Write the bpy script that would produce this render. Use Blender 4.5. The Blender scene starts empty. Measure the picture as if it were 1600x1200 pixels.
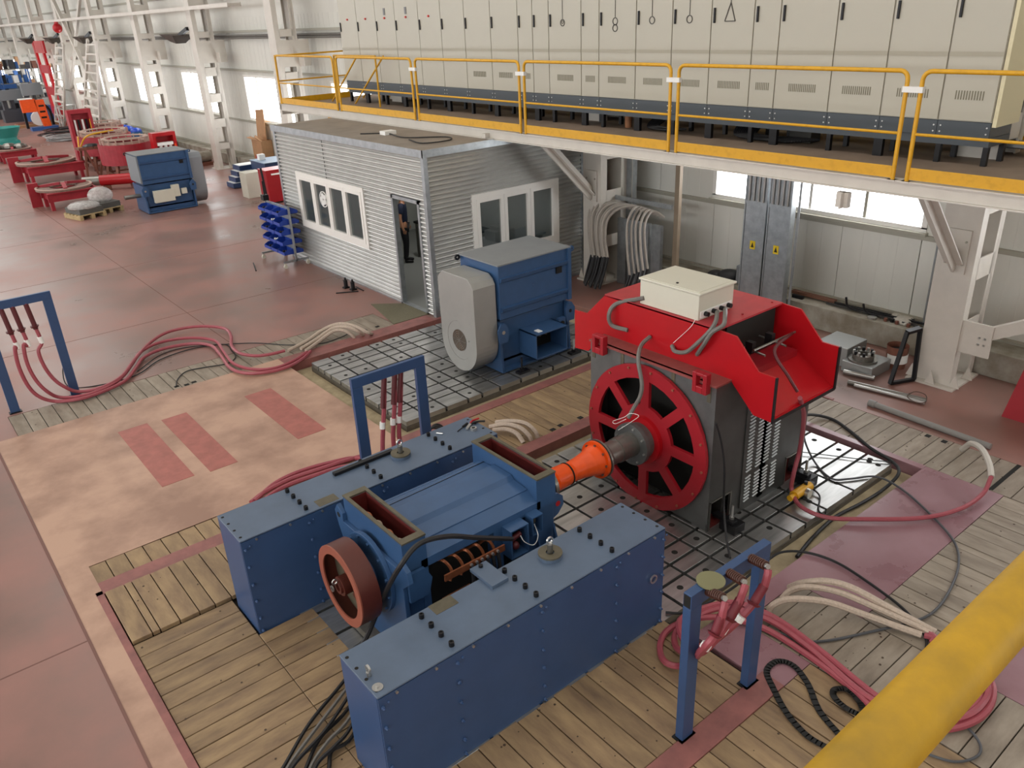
import bpy, math, random
from mathutils import Vector, Matrix
random.seed(7)
sc = bpy.context.scene
COL = sc.collection
pi = math.pi
# ------------------------------------------------------------------ camera
FOC = 1254.1
CH = 5.0
YAW, PITCH, ROLL = 0.66446, 0.43451, -0.046706
cf = Vector((math.sin(YAW)*math.cos(PITCH), math.cos(YAW)*math.cos(PITCH), -math.sin(PITCH)))
cr = cf.cross(Vector((0, 0, 1))).normalized()
cu = cr.cross(cf)
cr, cu = cr*math.cos(ROLL)+cu*math.sin(ROLL), cu*math.cos(ROLL)-cr*math.sin(ROLL)
cd = bpy.data.cameras.new('camera')
cam = bpy.data.objects.new('camera', cd)
COL.objects.link(cam)
cd.sensor_width = 36.0
cd.lens = FOC/1600*36.0
cd.clip_end = 300
cam.matrix_world = Matrix(((cr.x, cu.x, -cf.x, 0), (cr.y, cu.y, -cf.y, 0), (cr.z, cu.z, -cf.z, CH), (0, 0, 0, 1)))
sc.camera = cam
# ------------------------------------------------------------------ world, lamps, exposure
w = bpy.data.worlds.new('world')
sc.world = w
w.use_nodes = True
bg = w.node_tree.nodes['Background']
bg.inputs[0].default_value = (0.96, 0.98, 1.0, 1)
bg.inputs[1].default_value = 10.0
vs = sc.view_settings
vs.view_transform = 'Standard'
vs.look = 'None'
vs.gamma = 1
vs.use_curve_mapping = False
vs.exposure = -0.3
sc.cycles.use_denoising = True
sc.cycles.max_bounces = 6
sc.cycles.diffuse_bounces = 3
sc.cycles.glossy_bounces = 3
sc.cycles.transparent_max_bounces = 8
sc.cycles.caustics_reflective = False
sc.cycles.caustics_refractive = False


def area(name, loc, sx, sy, power, col, rot=(0, 0, 0)):
    l = bpy.data.lights.new(name, 'AREA')
    l.shape = 'RECTANGLE'
    l.size = sx
    l.size_y = sy
    l.energy = power
    l.color = col
    o = bpy.data.objects.new(name, l)
    o.location = loc
    o.rotation_euler = rot
    COL.objects.link(o)
    return o


# rooflights of the hall: long strips under the roof
area('rooflight', (2.0, 8, 8.8), 3.0, 36, 850, (1.0, 0.95, 0.88))
area('rooflight', (8.2, 10, 8.8), 2.2, 40, 560, (1.0, 0.97, 0.94))
area('rooflight', (4.5, 52, 8.8), 5.0, 46, 2100, (1.0, 0.97, 0.93))
area('rooflight', (-6, 20, 8.8), 3.0, 60, 1200, (1.0, 0.95, 0.88))  # unseen, placed far left so light reaches in under the platform


# ------------------------------------------------------------------ helpers
def ray(px, py):
    return cf+cr*((px-800)/FOC)-cu*((py-600)/FOC)


def fl(px, py, z=0.0):
    """point of the plane z seen at a photograph pixel"""
    d = ray(px, py)
    t = (z-CH)/d.z
    return Vector((d.x*t, d.y*t, z))


def wx(px, py, x):
    d = ray(px, py)
    return Vector((x, d.y*x/d.x, CH+d.z*x/d.x))


def wy(px, py, y):
    d = ray(px, py)
    return Vector((d.x*y/d.y, y, CH+d.z*y/d.y))


def lin(h):
    h = h.lstrip('#')
    o = []
    for i in (0, 2, 4):
        c = int(h[i:i+2], 16)/255
        o.append(c/12.92 if c <= 0.04045 else ((c+0.055)/1.055)**2.4)
    return (o[0], o[1], o[2], 1)


MATS = {}


def mat(name, col, rough=0.5, metal=0.0, var=0.0, scale=4.0, bump=0.0, col2=None, rnd=0.0, stretch=(1, 1, 1), alpha=1.0, emit=None, coat=0.0, lo=0.35, hi=0.65, detail=6, rvar=0.0):
    if name in MATS:
        return MATS[name]
    m = bpy.data.materials.new(name)
    m.use_nodes = True
    nt = m.node_tree
    N = nt.nodes
    L = nt.links
    b = N['Principled BSDF']
    c1 = lin(col)
    b.inputs['Base Color'].default_value = c1
    b.inputs['Roughness'].default_value = rough
    b.inputs['Metallic'].default_value = metal
    b.inputs['Alpha'].default_value = alpha
    if coat:
        b.inputs['Coat Weight'].default_value = coat
        b.inputs['Coat Roughness'].default_value = 0.15
    if emit:
        b.inputs['Emission Color'].default_value = lin(emit[0])
        b.inputs['Emission Strength'].default_value = emit[1]
    if var or col2 or bump or rnd or rvar:
        tc = N.new('ShaderNodeTexCoord')
        mp = N.new('ShaderNodeMapping')
        mp.inputs['Scale'].default_value = stretch
        L.new(tc.outputs['Object'], mp.inputs[0])
        src = mp.outputs[0]
        if rnd:
            oi = N.new('ShaderNodeObjectInfo')
            va = N.new('ShaderNodeVectorMath')
            va.operation = 'MULTIPLY_ADD'
            cx = N.new('ShaderNodeCombineXYZ')
            mm = N.new('ShaderNodeMath')
            mm.operation = 'MULTIPLY'
            mm.inputs[1].default_value = 57.0
            L.new(oi.outputs['Random'], mm.inputs[0])
            for i in range(3):
                L.new(mm.outputs[0], cx.inputs[i])
            ad = N.new('ShaderNodeVectorMath')
            ad.operation = 'ADD'
            L.new(src, ad.inputs[0])
            L.new(cx.outputs[0], ad.inputs[1])
            src = ad.outputs[0]
        nz = N.new('ShaderNodeTexNoise')
        nz.inputs['Scale'].default_value = scale
        nz.inputs['Detail'].default_value = detail
        nz.inputs['Roughness'].default_value = 0.6
        L.new(src, nz.inputs['Vector'])
        rp = N.new('ShaderNodeValToRGB')
        rp.color_ramp.elements[0].position = lo
        rp.color_ramp.elements[1].position = hi
        if col2:
            e0, e1 = lin(col2), c1
        else:
            e0 = tuple(c*(1-var) for c in c1[:3])+(1,)
            e1 = tuple(min(1, c*(1+var)) for c in c1[:3])+(1,)
        rp.color_ramp.elements[0].color = e0
        rp.color_ramp.elements[1].color = e1
        L.new(nz.outputs['Fac'], rp.inputs[0])
        out = rp.outputs[0]
        if rnd:
            hs = N.new('ShaderNodeHueSaturation')
            mr = N.new('ShaderNodeMapRange')
            mr.inputs['To Min'].default_value = 1-rnd
            mr.inputs['To Max'].default_value = 1+rnd
            L.new(oi.outputs['Random'], mr.inputs['Value'])
            L.new(mr.outputs[0], hs.inputs['Value'])
            L.new(out, hs.inputs['Color'])
            out = hs.outputs[0]
        L.new(out, b.inputs['Base Color'])
        if rvar:
            mr2 = N.new('ShaderNodeMapRange')
            mr2.inputs['From Min'].default_value = 0.3
            mr2.inputs['From Max'].default_value = 0.7
            mr2.inputs['To Min'].default_value = rough-rvar
            mr2.inputs['To Max'].default_value = rough+rvar
            L.new(nz.outputs['Fac'], mr2.inputs['Value'])
            L.new(mr2.outputs[0], b.inputs['Roughness'])
        if bump:
            bp = N.new('ShaderNodeBump')
            bp.inputs['Strength'].default_value = bump
            bp.inputs['Distance'].default_value = 0.01
            L.new(nz.outputs['Fac'], bp.inputs['Height'])
            L.new(bp.outputs[0], b.inputs['Normal'])
    MATS[name] = m
    return m


class MB:
    def __init__(s):
        s.v = []
        s.f = []

    def add(s, vs, fs):
        n = len(s.v)
        s.v += [tuple(p) for p in vs]
        s.f += [tuple(i+n for i in f) for f in fs]
        return s

    def box(s, x0, x1, y0, y1, z0, z1):
        return s.add([(x, y, z) for z in (z0, z1) for y in (y0, y1) for x in (x0, x1)],
                     [(0, 2, 3, 1), (4, 5, 7, 6), (0, 1, 5, 4), (2, 6, 7, 3), (0, 4, 6, 2), (1, 3, 7, 5)])

    def hexa(s, p):
        """8 points, bottom ring then top ring (counter-clockwise from above)"""
        return s.add(p, [(3, 2, 1, 0), (4, 5, 6, 7), (0, 1, 5, 4), (1, 2, 6, 5), (2, 3, 7, 6), (3, 0, 4, 7)])

    def bar(s, a, b, wd, ht, up=(0, 0, 1)):
        a = Vector(a)
        b = Vector(b)
        d = (b-a).normalized()
        u = Vector(up)
        if abs(d.dot(u)) > 0.98:
            u = Vector((0, 1, 0))
        r = d.cross(u).normalized()*wd/2
        t = r.cross(d).normalized()*ht/2
        return s.hexa([a-r-t, a+r-t, b+r-t, b-r-t, a-r+t, a+r+t, b+r+t, b-r+t])

    def cyl(s, a, b, r0, r1=None, n=12, caps=True):
        a = Vector(a)
        b = Vector(b)
        r1 = r0 if r1 is None else r1
        d = (b-a).normalized()
        u = Vector((0, 0, 1)) if abs(d.z) < 0.9 else Vector((1, 0, 0))
        x = d.cross(u).normalized()
        y = d.cross(x)
        vs, fs = [], []
        for k in range(n):
            c, q = math.cos(2*pi*k/n), math.sin(2*pi*k/n)
            vs.append(a+(x*c+y*q)*r0)
            vs.append(b+(x*c+y*q)*r1)
        for k in range(n):
            j = (k+1) % n
            fs.append((2*k, 2*k+1, 2*j+1, 2*j))
        if caps:
            fs.append(tuple(2*k for k in range(n)))
            fs.append(tuple(2*k+1 for k in reversed(range(n))))
        return s.add(vs, fs)

    def tube(s, pts, r, n=8, caps=True):
        pts = [Vector(p) for p in pts]
        m = len(pts)
        vs, fs = [], []
        prev = None
        for i, p in enumerate(pts):
            d = (pts[min(i+1, m-1)]-pts[max(i-1, 0)]).normalized()
            if prev is None:
                u = Vector((0, 0, 1)) if abs(d.z) < 0.9 else Vector((1, 0, 0))
                x = d.cross(u).normalized()
            else:
                x = (prev-d*prev.dot(d)).normalized()
            prev = x
            y = d.cross(x)
            for k in range(n):
                vs.append(p+(x*math.cos(2*pi*k/n)+y*math.sin(2*pi*k/n))*r)
        for i in range(m-1):
            for k in range(n):
                j = (k+1) % n
                fs.append((i*n+k, i*n+j, (i+1)*n+j, (i+1)*n+k))
        if caps:
            fs.append(tuple(reversed(range(n))))
            fs.append(tuple((m-1)*n+k for k in range(n)))
        return s.add(vs, fs)

    def ribbon(s, pts, wd, th):
        pts = [Vector(p) for p in pts]
        for a, b in zip(pts[:-1], pts[1:]):
            s.bar(a, b+(b-a).normalized()*0.01, wd, th)
        return s

    def prism(s, poly, axis, a, b):
        """poly: 2D outline; axis x: (y,z), y: (x,z), z: (x,y)"""
        n = len(poly)

        def P(q, t):
            return {'x': (t, q[0], q[1]), 'y': (q[0], t, q[1]), 'z': (q[0], q[1], t)}[axis]
        vs = [P(q, a) for q in poly]+[P(q, b) for q in poly]
        fs = [(k, (k+1) % n, n+(k+1) % n, n+k) for k in range(n)]
        fs += [tuple(reversed(range(n))), tuple(range(n, 2*n))]
        return s.add(vs, fs)

    def ring(s, c, axis, r0, r1, a, b, n=32, a0=0.0, a1=2*pi):
        """annulus between r0 and r1 from a to b along the axis"""
        full = abs(a1-a0-2*pi) < 1e-6
        m = n if full else n+1
        vs, fs = [], []

        def P(r, t, h):
            u, q = r*math.cos(t), r*math.sin(t)
            return {'x': (c[0]+h, c[1]+u, c[2]+q), 'y': (c[0]+u, c[1]+h, c[2]+q), 'z': (c[0]+u, c[1]+q, c[2]+h)}[axis]
        for k in range(m):
            t = a0+(a1-a0)*k/n
            vs += [P(r0, t, a), P(r1, t, a), P(r1, t, b), P(r0, t, b)]
        for k in range(n):
            i, j = 4*k, 4*((k+1) % m)
            for q in range(4):
                fs.append((i+q, i+(q+1) % 4, j+(q+1) % 4, j+q))
        if not full:
            fs.append((0, 3, 2, 1))
            e = 4*(m-1)
            fs.append((e, e+1, e+2, e+3))
        return s.add(vs, fs)

    def ball(s, c, r, n=10, m=6, sz=1.0):
        vs, fs = [], []
        for i in range(m+1):
            a = pi*i/m
            for k in range(n):
                t = 2*pi*k/n
                vs.append((c[0]+r*math.sin(a)*math.cos(t), c[1]+r*math.sin(a)*math.sin(t), c[2]+r*sz*math.cos(a)))
        for i in range(m):
            for k in range(n):
                j = (k+1) % n
                fs.append((i*n+k, (i+1)*n+k, (i+1)*n+j, i*n+j))
        return s.add(vs, fs)


def obj(name, mb, m, parent=None, loc=None, smooth=False, bevel=0.0, kind=None, rot=None, seg=2):
    me = bpy.data.meshes.new(name)
    me.from_pydata(mb.v, [], mb.f)
    me.update()
    me.validate()
    if m is not None:
        me.materials.append(m)
    o = bpy.data.objects.new(name, me)
    COL.objects.link(o)
    if smooth:
        me.polygons.foreach_set('use_smooth', [True]*len(me.polygons))
        try:
            me.set_sharp_from_angle(angle=math.radians(40))
        except Exception:
            pass
    if parent is not None:
        o.parent = parent
    if loc is not None:
        o.location = loc
    if rot is not None:
        o.rotation_euler = rot
    if bevel:
        md = o.modifiers.new('bevel', 'BEVEL')
        md.width = bevel
        md.segments = seg
        md.limit_method = 'ANGLE'
        md.angle_limit = math.radians(50)
    if kind:
        o['kind'] = kind
    return o


def fixn(o):
    """consistent outward normals"""
    import bmesh
    b = bmesh.new()
    b.from_mesh(o.data)
    bmesh.ops.recalc_face_normals(b, faces=b.faces)
    b.to_mesh(o.data)
    b.free()
    return o


def thing(name, label, cat, loc=(0, 0, 0), group=None, rz=0.0):
    o = bpy.data.objects.new(name, None)
    o.empty_display_size = 0.1
    COL.objects.link(o)
    o.location = loc
    o.rotation_euler = (0, 0, rz)
    o['label'] = label
    o['category'] = cat
    if group:
        o['group'] = group
    return o


def tag(o, label, cat, group=None, kind=None):
    o['label'] = label
    o['category'] = cat
    if group:
        o['group'] = group
    if kind:
        o['kind'] = kind
    return o


def dup(o, parent=None, loc=None, rz=None):
    c = o.copy()
    COL.objects.link(c)
    if parent is not None:
        c.parent = parent
    if loc is not None:
        c.location = loc
    if rz is not None:
        c.rotation_euler = (0, 0, rz)
    for ch in list(o.children):
        dup(ch, c)
    return c


def smooth_path(pts, k=6):
    pts = [Vector(p) for p in pts]
    if len(pts) < 3:
        return pts
    out = []
    q = [pts[0]*2-pts[1]]+pts+[pts[-1]*2-pts[-2]]
    for i in range(1, len(q)-2):
        a, b, c, d = q[i-1], q[i], q[i+1], q[i+2]
        for j in range(k):
            t = j/k
            out.append(0.5*((2*b)+(c-a)*t+(2*a-5*b+4*c-d)*t*t+(3*b-a-3*c+d)*t**3))
    out.append(pts[-1])
    return out


def cable(name, pts, r, m, label, cat='cable', group=None, n=7, parent=None, k=6):
    b = MB().tube(smooth_path(pts, k), r, n)
    o = obj(name, b, m, parent, smooth=True)
    if parent is None:
        tag(o, label, cat, group)
    return o


def floorpath(pp, z):
    """pixels of the photograph -> points lying at height z (or a third value per point)"""
    return [fl(p[0], p[1], p[2] if len(p) > 2 else z) for p in pp]


# ------------------------------------------------------------------ materials
RED_FLOOR = mat('painted_concrete', '9E7268', 0.36, var=0.0, col2='7E665E', scale=0.55, bump=0.05, rvar=0.12, detail=10)
SLAB = mat('worn_concrete', 'BE9A84', 0.5, col2='987664', scale=0.9, bump=0.06, detail=12, lo=0.36, hi=0.58)
STRIPE = mat('red_paint', 'AE675C', 0.5, col2='9A5A50', scale=6, bump=0.05)
PINK = mat('pink_paint', '9A757C', 0.33, col2='8A656C', scale=1.6, bump=0.04, rvar=0.12, detail=8)
EDGE_RED = mat('edge_steel', '98605A', 0.5, col2='7E504C', scale=5, bump=0.05)
SAND = mat('sand_concrete', 'B8A888', 0.9, col2='9C8E72', scale=5, bump=0.5)
DARK = mat('dark_void', '15130F', 0.9)
WOOD = mat('deck_wood', 'A48A66', 0.6, col2='77604A', scale=2.2, bump=0.1, rnd=0.12, stretch=(1.2, 4, 4), lo=0.28, hi=0.7, detail=9)
WOODG = mat('grey_wood', 'A09484', 0.6, col2='7A6E60', scale=2.2, bump=0.1, rnd=0.09, stretch=(1.2, 4, 4), lo=0.28, hi=0.7, detail=9)
STAIN = mat('dark_knot', '4A3A2C', 0.7)
PLATE = mat('planed_steel', 'C4C4C2', 0.35, 0.85, col2='9E9E9C', scale=1.6, stretch=(1, 7, 1), rnd=0.10, detail=3, lo=0.3, hi=0.7)
PLATE_SIDE = mat('cast_iron', '6A655C', 0.6, 0.5, var=0.2, scale=8, bump=0.3)
BLUE = mat('blue_paint_lit', '56667B', 0.42, var=0.10, scale=2.2, bump=0.02, detail=8)  # box tops paler and greyer: top light and sheen put into the colour
BLUE_S = mat('blue_paint_shaded', '365078', 0.38, var=0.05, scale=3, bump=0.02)  # same blue for the less lit sides, shade put into the colour
BLUE_D = mat('blue_motor_paint', '36557C', 0.36, var=0.06, scale=5)
BLACK = mat('black_steel', '17171A', 0.45, 0.3)
RUBBER = mat('black_rubber', '1C1C1E', 0.55)
GREYCAB = mat('grey_cable', '6E6B66', 0.55, var=0.1, scale=9)
SILVER = mat('zinc', 'C9C9C6', 0.28, 0.9)
STEEL = mat('bare_steel', '8C8A84', 0.35, 0.85, var=0.1, scale=10)
GALV = mat('galvanised', 'A4A9AC', 0.38, 0.75, var=0.14, scale=7, bump=0.05, detail=9)
CORR = mat('corrugated_zinc', 'C2C2BE', 0.36, 0.5, var=0.06, scale=3)
WHITE_W = mat('white_frame', 'ECEAE4', 0.4)
WALLP = mat('wall_panel', 'DAD9D0', 0.55, var=0.04, scale=1.5, stretch=(1, 1, 0.3))
WALLG = mat('girt_grey', 'A8A597', 0.6)
CONC = mat('kerb_concrete', 'A8A498', 0.8, col2='827A6A', scale=2.5, bump=0.2)
COLW = mat('column_paint', 'D0CAC0', 0.5, var=0.04, scale=3)
CREAM = mat('cabinet_cream', 'B5B0A0', 0.36, var=0.02, scale=1)
CREAM2 = mat('cabinet_reflection', 'A8A290', 0.4)
PLINTH = mat('plinth_grey', '3F464C', 0.45)
YEL = mat('yellow_paint', 'D9A21B', 0.4, col2='C08F12', scale=10, bump=0.03, lo=0.2, hi=0.5)
YEL_N = mat('worn_yellow_paint', 'CE9F06', 0.5, col2='A07E18', scale=14, bump=0.03, lo=0.3, hi=0.75)
DECKM = mat('deck_sheet', '8C7A6A', 0.6, var=0.12, scale=2)
RED = mat('bright_red', 'B0101A', 0.33, var=0.04, scale=3)
RED_D = mat('dark_red', '9E1B26', 0.4, var=0.06, scale=3)
RED_I = mat('primer_red', '5E1A17', 0.6, var=0.15, scale=8)
RED_BG = mat('frame_red', '9C2430', 0.5, var=0.12, scale=4)
MAROON = mat('maroon_insulation', '5A2024', 0.5)
REDCAB = mat('red_cable', '9E4A54', 0.42, var=0.06, scale=12)
CONDUIT = mat('beige_conduit', 'B5A391', 0.6, var=0.06, scale=20)
ORANGE = mat('orange_paint', 'F0560F', 0.35, var=0.06, scale=6)
BROWN = mat('pulley_brown', '58281F', 0.42, var=0.1, scale=5)
BROWN_L = mat('pulley_rim', '965442', 0.5)
COPPER = mat('copper_bar', '9A5C3C', 0.45, 0.5, var=0.2, scale=12)
RIM = mat('machined_rim', '625C4C', 0.5, 0.3, var=0.15, scale=9)
GREYST = mat('grey_sheet', '6E6F6E', 0.42, 0.5, var=0.15, scale=4, bump=0.03, detail=9)
SIDEST = mat('dark_sheet', '50514F', 0.4, 0.5, var=0.12, scale=4)
ALU = mat('fan_cowl', 'A7A7A3', 0.42, 0.45, var=0.03, scale=5)
BOXW = mat('enclosure_white', 'D2CFBF', 0.4, var=0.02, scale=2)
GLASS = mat('window_glass', '39464A', 0.03, alpha=0.42)
DAY = mat('clear_glass', 'FFFFFF', 0.05, alpha=0.06)
SKIN = mat('skin', 'B98566', 0.5)
NAVY = mat('navy_cloth', '16203A', 0.8)
TROUS = mat('dark_cloth', '18191E', 0.85)
HAIR = mat('dark_hair', '1A1411', 0.8)
PAPER = mat('white_label', 'F0F0EC', 0.6)
YSTICK = mat('yellow_sticker', 'F2D21C', 0.5)
CARD = mat('cardboard', 'A8805C', 0.8, var=0.08, scale=5)
BINB = mat('bin_blue', '1E3F9C', 0.4)
TEAL = mat('teal_plastic', '2E8C84', 0.4)
PALLET = mat('pallet_wood', 'B49E74', 0.75, var=0.15, scale=5)
PLASTIC = mat('clear_film', 'D8D4D0', 0.2, alpha=0.55, bump=0.6, scale=12, var=0.2)
RUST = mat('rusty_brown', '7A4C3C', 0.7, var=0.2, scale=6)
ROOFM = mat('roof_sheet', '9C9C94', 0.7)
GREEN_L = mat('green_lamp', '20D070', 0.3, emit=('20E080', 2.0))
RED_L = mat('red_lamp', 'D03020', 0.3)
MAT_G = mat('rubber_mat', '6F6A55', 0.85, var=0.08, scale=30, bump=0.2)
STRAP = mat('black_strap', '161615', 0.8)
OLIVE = mat('olive_plastic', '7C7A58', 0.5)
# ================================================================== THE SETTING
XW = 12.2        # inner face of the window wall
HALL = (-14.0, XW, -9.0, 108.0)
# openings of the floor: (x0, y0, x1, y1)
HOLES = [(0.69, 2.69, 4.5, 7.5), (4.5, 3.34, 8.57, 6.75), (4.5, 8.22, 9.7, 11.56),
         (0.67, 7.72, 4.6, 8.08), (4.6, 6.95, 9.6, 8.05), (0.70, 11.92, 6.75, 12.72),
         (4.95, 0.7, 5.76, 3.15), (1.5, 0.7, 4.95, 2.49), (5.76, 1.46, 8.66, 2.49), (8.66, -1.2, 9.45, 5.6)]
xs = sorted({HALL[0], HALL[1]} | {h[i] for h in HOLES for i in (0, 2)})
ys = sorted({HALL[2], HALL[3]} | {h[i] for h in HOLES for i in (1, 3)})


def zone(cx, cy):
    if cx < -0 or cx > 9.6:
        return 'a'
    if 5.76 < cx < 8.66 and 2.49 < cy < 3.34 or 4.5 < cx < 5.76 and 2.49 < cy < 3.34:
        return 'p'
    if 5.76 < cx < 8.66 and cy < 1.46:
        return 'p'
    if 8.57 <= cx <= 8.66 and cy < 7:
        return 'p'
    return 'a'


cells = {}
for i in range(len(xs)-1):
    run = None
    for j in range(len(ys)-1):
        cx, cy = (xs[i]+xs[i+1])/2, (ys[j]+ys[j+1])/2
        hole = any(h[0] < cx < h[2] and h[1] < cy < h[3] for h in HOLES)
        if hole:
            continue
        z = zone(cx, cy)
        cells.setdefault(z, []).append((xs[i], ys[j], xs[i+1], ys[j+1]))
for z, m in (('a', RED_FLOOR), ('p', PINK)):
    b = MB()
    for c in cells.get(z, []):
        b.box(c[0], c[2], c[1], c[3], -0.3, 0.0)
    obj('floor', b, m, kind='structure')
b = MB()
b.box(HALL[0], HALL[1], HALL[2], HALL[3], -0.45, -0.3)
obj('floor', b, SAND, kind='structure')
# worn light slab and its side strip, with the red painted stripes
b = MB().box(0.43, 4.5, 8.08, 11.92, -0.1, 0.004)
b.box(-0.0, 0.69, -2, 8.08, -0.1, 0.0) if False else None
b.box(0.42, 0.69, -2, 8.08, -0.1, 0.004)
obj('floor', b, SLAB, kind='structure')
st = MB()
for x0, x1, y0, y1, sk in ((1.77, 2.16, 9.15, 11.05, 0), (2.34, 2.69, 9.1, 11.0, 0), (3.52, 3.93, 9.12, 10.92, 0)):
    st = MB().box(x0, x1, y0, y1, 0.0, 0.007)
    t = obj('floor_marking', st, STRIPE)
    tag(t, {1.77: 'red painted stripe on the worn slab, nearest the left edge', 2.34: 'red painted stripe on the worn slab, middle of the three',
            3.52: 'red painted stripe on the worn slab, nearest the slotted steel plate'}[x0], 'floor marking')
    t['kind'] = 'structure'
# fine expansion joints in the floor
b = MB()
for k in range(14):
    y = 15.4+k*4.4
    b.box(-13, 12, y, y+0.015, 0.0, 0.0015)
for x in (-3.6, 0.4, 4.2):
    b.box(x, x+0.015, 13.0, 100, 0.0, 0.0015)
b.box(0.40, 0.425, 4.0, 11.95, 0.0, 0.006)
b.box(-13, 0.42, 6.9, 6.915, 0, 0.0015)
obj('trim_1', b, mat('joint_line', '7A5850', 0.8), kind='structure')

# red steel rims round the openings
rims = [(0.63, 2.5, 0.69, 7.56, -0.3, 0.01), (0.63, 7.5, 4.5, 7.56, -0.3, 0.01), (0.69, 7.56, 4.5, 7.72, -0.1, 0.006),
        (4.5, 6.75, 8.57, 6.95, -0.12, 0.008), (4.5, 8.05, 9.7, 8.22, -0.12, 0.008), (4.5, 11.56, 9.7, 11.63, -0.3, 0.012),
        (4.5, 11.63, 7.4, 11.92, -0.1, 0.004), (1.6, 2.49, 4.57, 2.69, -0.05, 0.012), (8.57, 3.34, 8.66, 6.75, -0.12, 0.008),
        (9.45, 5.0, 9.5, 8.2, -0.1, 0.01)]
for i, r in enumerate(rims):
    obj('trim_%d' % (i+2), MB().box(r[0]-0.003, r[2]+0.003, r[1]-0.003, r[3]+0.003, r[4], r[5]), EDGE_RED if i != 8 else PINK, kind='structure', bevel=0.004)
# sandy bottoms of the two pits
obj('floor', MB().box(0.7, 8.56, 3.0, 7.4, -0.3, -0.13), SAND, kind='structure')
obj('floor', MB().box(4.52, 9.68, 8.24, 11.54, -0.3, -0.13), SAND, kind='structure')

# plank decks: joints measured one by one
_pl = {}
ub = MB()
for h in HOLES[3:]+[(0.69, 3.65, 2.14, 7.5), (1.6, 2.69, 4.5, 3.64), (0.69, 2.69, 1.62, 3.65)]:
    ub.box(h[0]+0.002, h[2]-0.002, h[1]+0.002, h[3]-0.002, -0.2 if h[3] < 7.51 and h[0] > 0.6 and h[2] < 4.6 and h[1] > 2.5 else -0.28, -0.05)
obj('floor', ub, mat('plank_gap_dark', '2A221A', 0.9), kind='structure')  # dark sheet added under the planks so the gaps read as shaded


def plank_deck(name, joints, a0, a1, along, m, top=0.0, gap=0.009, th=0.045, rag=0.0):
    """planks run along 'x' or 'y' from a0 to a1 between the joint positions"""
    root = bpy.data.objects.new(name, None)
    COL.objects.link(root)
    root['kind'] = 'structure'
    for p, q in zip(joints[:-1], joints[1:]):
        if q < p:
            p, q = q, p
        wd = q-p-gap
        L = a1-a0
        key = (round(L, 2), round(wd, 2), m.name)
        if key not in _pl:
            bb = MB().box(-L/2, L/2, -wd/2, wd/2, -th, 0)
            t = obj('plank', bb, m, None, bevel=0.003, seg=1)
            _pl[key] = t.data
            o = t
        else:
            o = bpy.data.objects.new('plank', _pl[key])
            COL.objects.link(o)
            md = o.modifiers.new('bevel', 'BEVEL')
            md.width = 0.003
            md.segments = 1
        o.parent = root
        c = (p+q)/2
        mid = (a0+a1)/2
        dz = random.uniform(-0.003, 0.003)+top
        if along == 'x':
            o.location = (mid+random.uniform(-rag, rag), c, dz)
        else:
            o.location = (c, mid+random.uniform(-rag, rag), dz)
            o.rotation_euler = (0, 0, pi/2)
    return root


def steps(a, b, s):
    n = max(1, round(abs(b-a)/s))
    return [a+(b-a)*k/n for k in range(n+1)]


plank_deck('floor_planks', [0.70, 0.88, 0.95, 1.13, 1.31, 1.46, 1.62, 1.8, 1.98, 2.16], 6.58, 7.49, 'y', WOOD, top=0.03)
plank_deck('floor_planks', [6.56, 6.36, 6.16, 5.97, 5.78, 5.59, 5.40, 5.21, 5.03, 4.84, 4.65, 4.46, 4.27, 4.08, 3.89, 3.7, 3.5, 3.31, 3.12, 2.93, 2.70], 0.70, 1.61, 'x', WOOD)
plank_deck('floor_planks', [5.93, 5.78, 5.59, 5.40, 5.21, 5.03, 4.84, 4.65, 4.46, 4.27, 4.08, 3.89, 3.7], 1.615, 2.14, 'x', WOOD)
plank_deck('floor_planks', [1.62, 1.8, 1.98, 2.16, 2.36, 2.56, 2.74, 2.94, 3.12, 3.30, 3.48, 3.68, 3.84, 3.93, 4.21, 4.28, 4.45], 2.70, 3.64, 'y', WOOD)
plank_deck('floor_planks', [0.67, 0.85, 1.04, 1.22, 1.41, 1.6, 1.78, 1.97, 2.15, 2.34, 2.52, 2.71, 2.9, 3.1, 3.3, 3.5, 3.7, 3.9, 4.1, 4.3, 4.6], 7.725, 8.075, 'y', WOOD)
plank_deck('floor_planks', [4.6, 4.79, 4.97, 5.15, 5.34, 5.52, 5.70, 5.92, 6.09, 6.25, 6.43, 6.59, 6.77, 6.94, 7.14, 7.33, 7.51, 7.7, 7.9, 8.1, 8.3, 8.5, 8.7, 8.9, 9.1, 9.35, 9.6], 6.955, 8.045, 'y', WOOD)
plank_deck('floor_planks', steps(0.70, 2.82, 0.185)+[2.95, 3.11, 3.30, 3.52, 3.68, 3.89, 4.07, 4.25, 4.44, 4.59, 4.79, 5.01, 5.21, 5.52, 5.7, 5.9, 6.1, 6.3, 6.5, 6.75], 11.925, 12.71, 'y', WOODG)
plank_deck('floor_planks', [3.15, 2.98, 2.78, 2.6, 2.42, 2.23, 2.04, 1.86, 1.67, 1.48, 1.3, 1.1, 0.9, 0.7], 4.955, 5.755, 'x', WOODG)
plank_deck('floor_planks', steps(1.5, 3.45, 0.19)+[3.63, 3.82, 3.99, 4.16, 4.37, 4.57, 4.71, 4.945], 0.7, 2.485, 'y', WOOD)
plank_deck('floor_planks', [5.765, 5.92, 6.1, 6.26, 6.45, 6.64, 6.81, 7.0, 7.15, 7.38, 7.48, 7.7, 7.88, 8.06, 8.24, 8.42, 8.655], 1.465, 2.485, 'y', WOODG)
plank_deck('floor_planks', [5.6, 5.4, 5.22, 5.05, 4.88, 4.7, 4.5, 4.32, 4.10, 3.93, 3.75, 3.55, 3.37, 3.19, 3.02, 2.84, 2.64, 2.42]+steps(2.22, -1.2, 0.185), 8.665, 9.445, 'x', WOODG)
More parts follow.
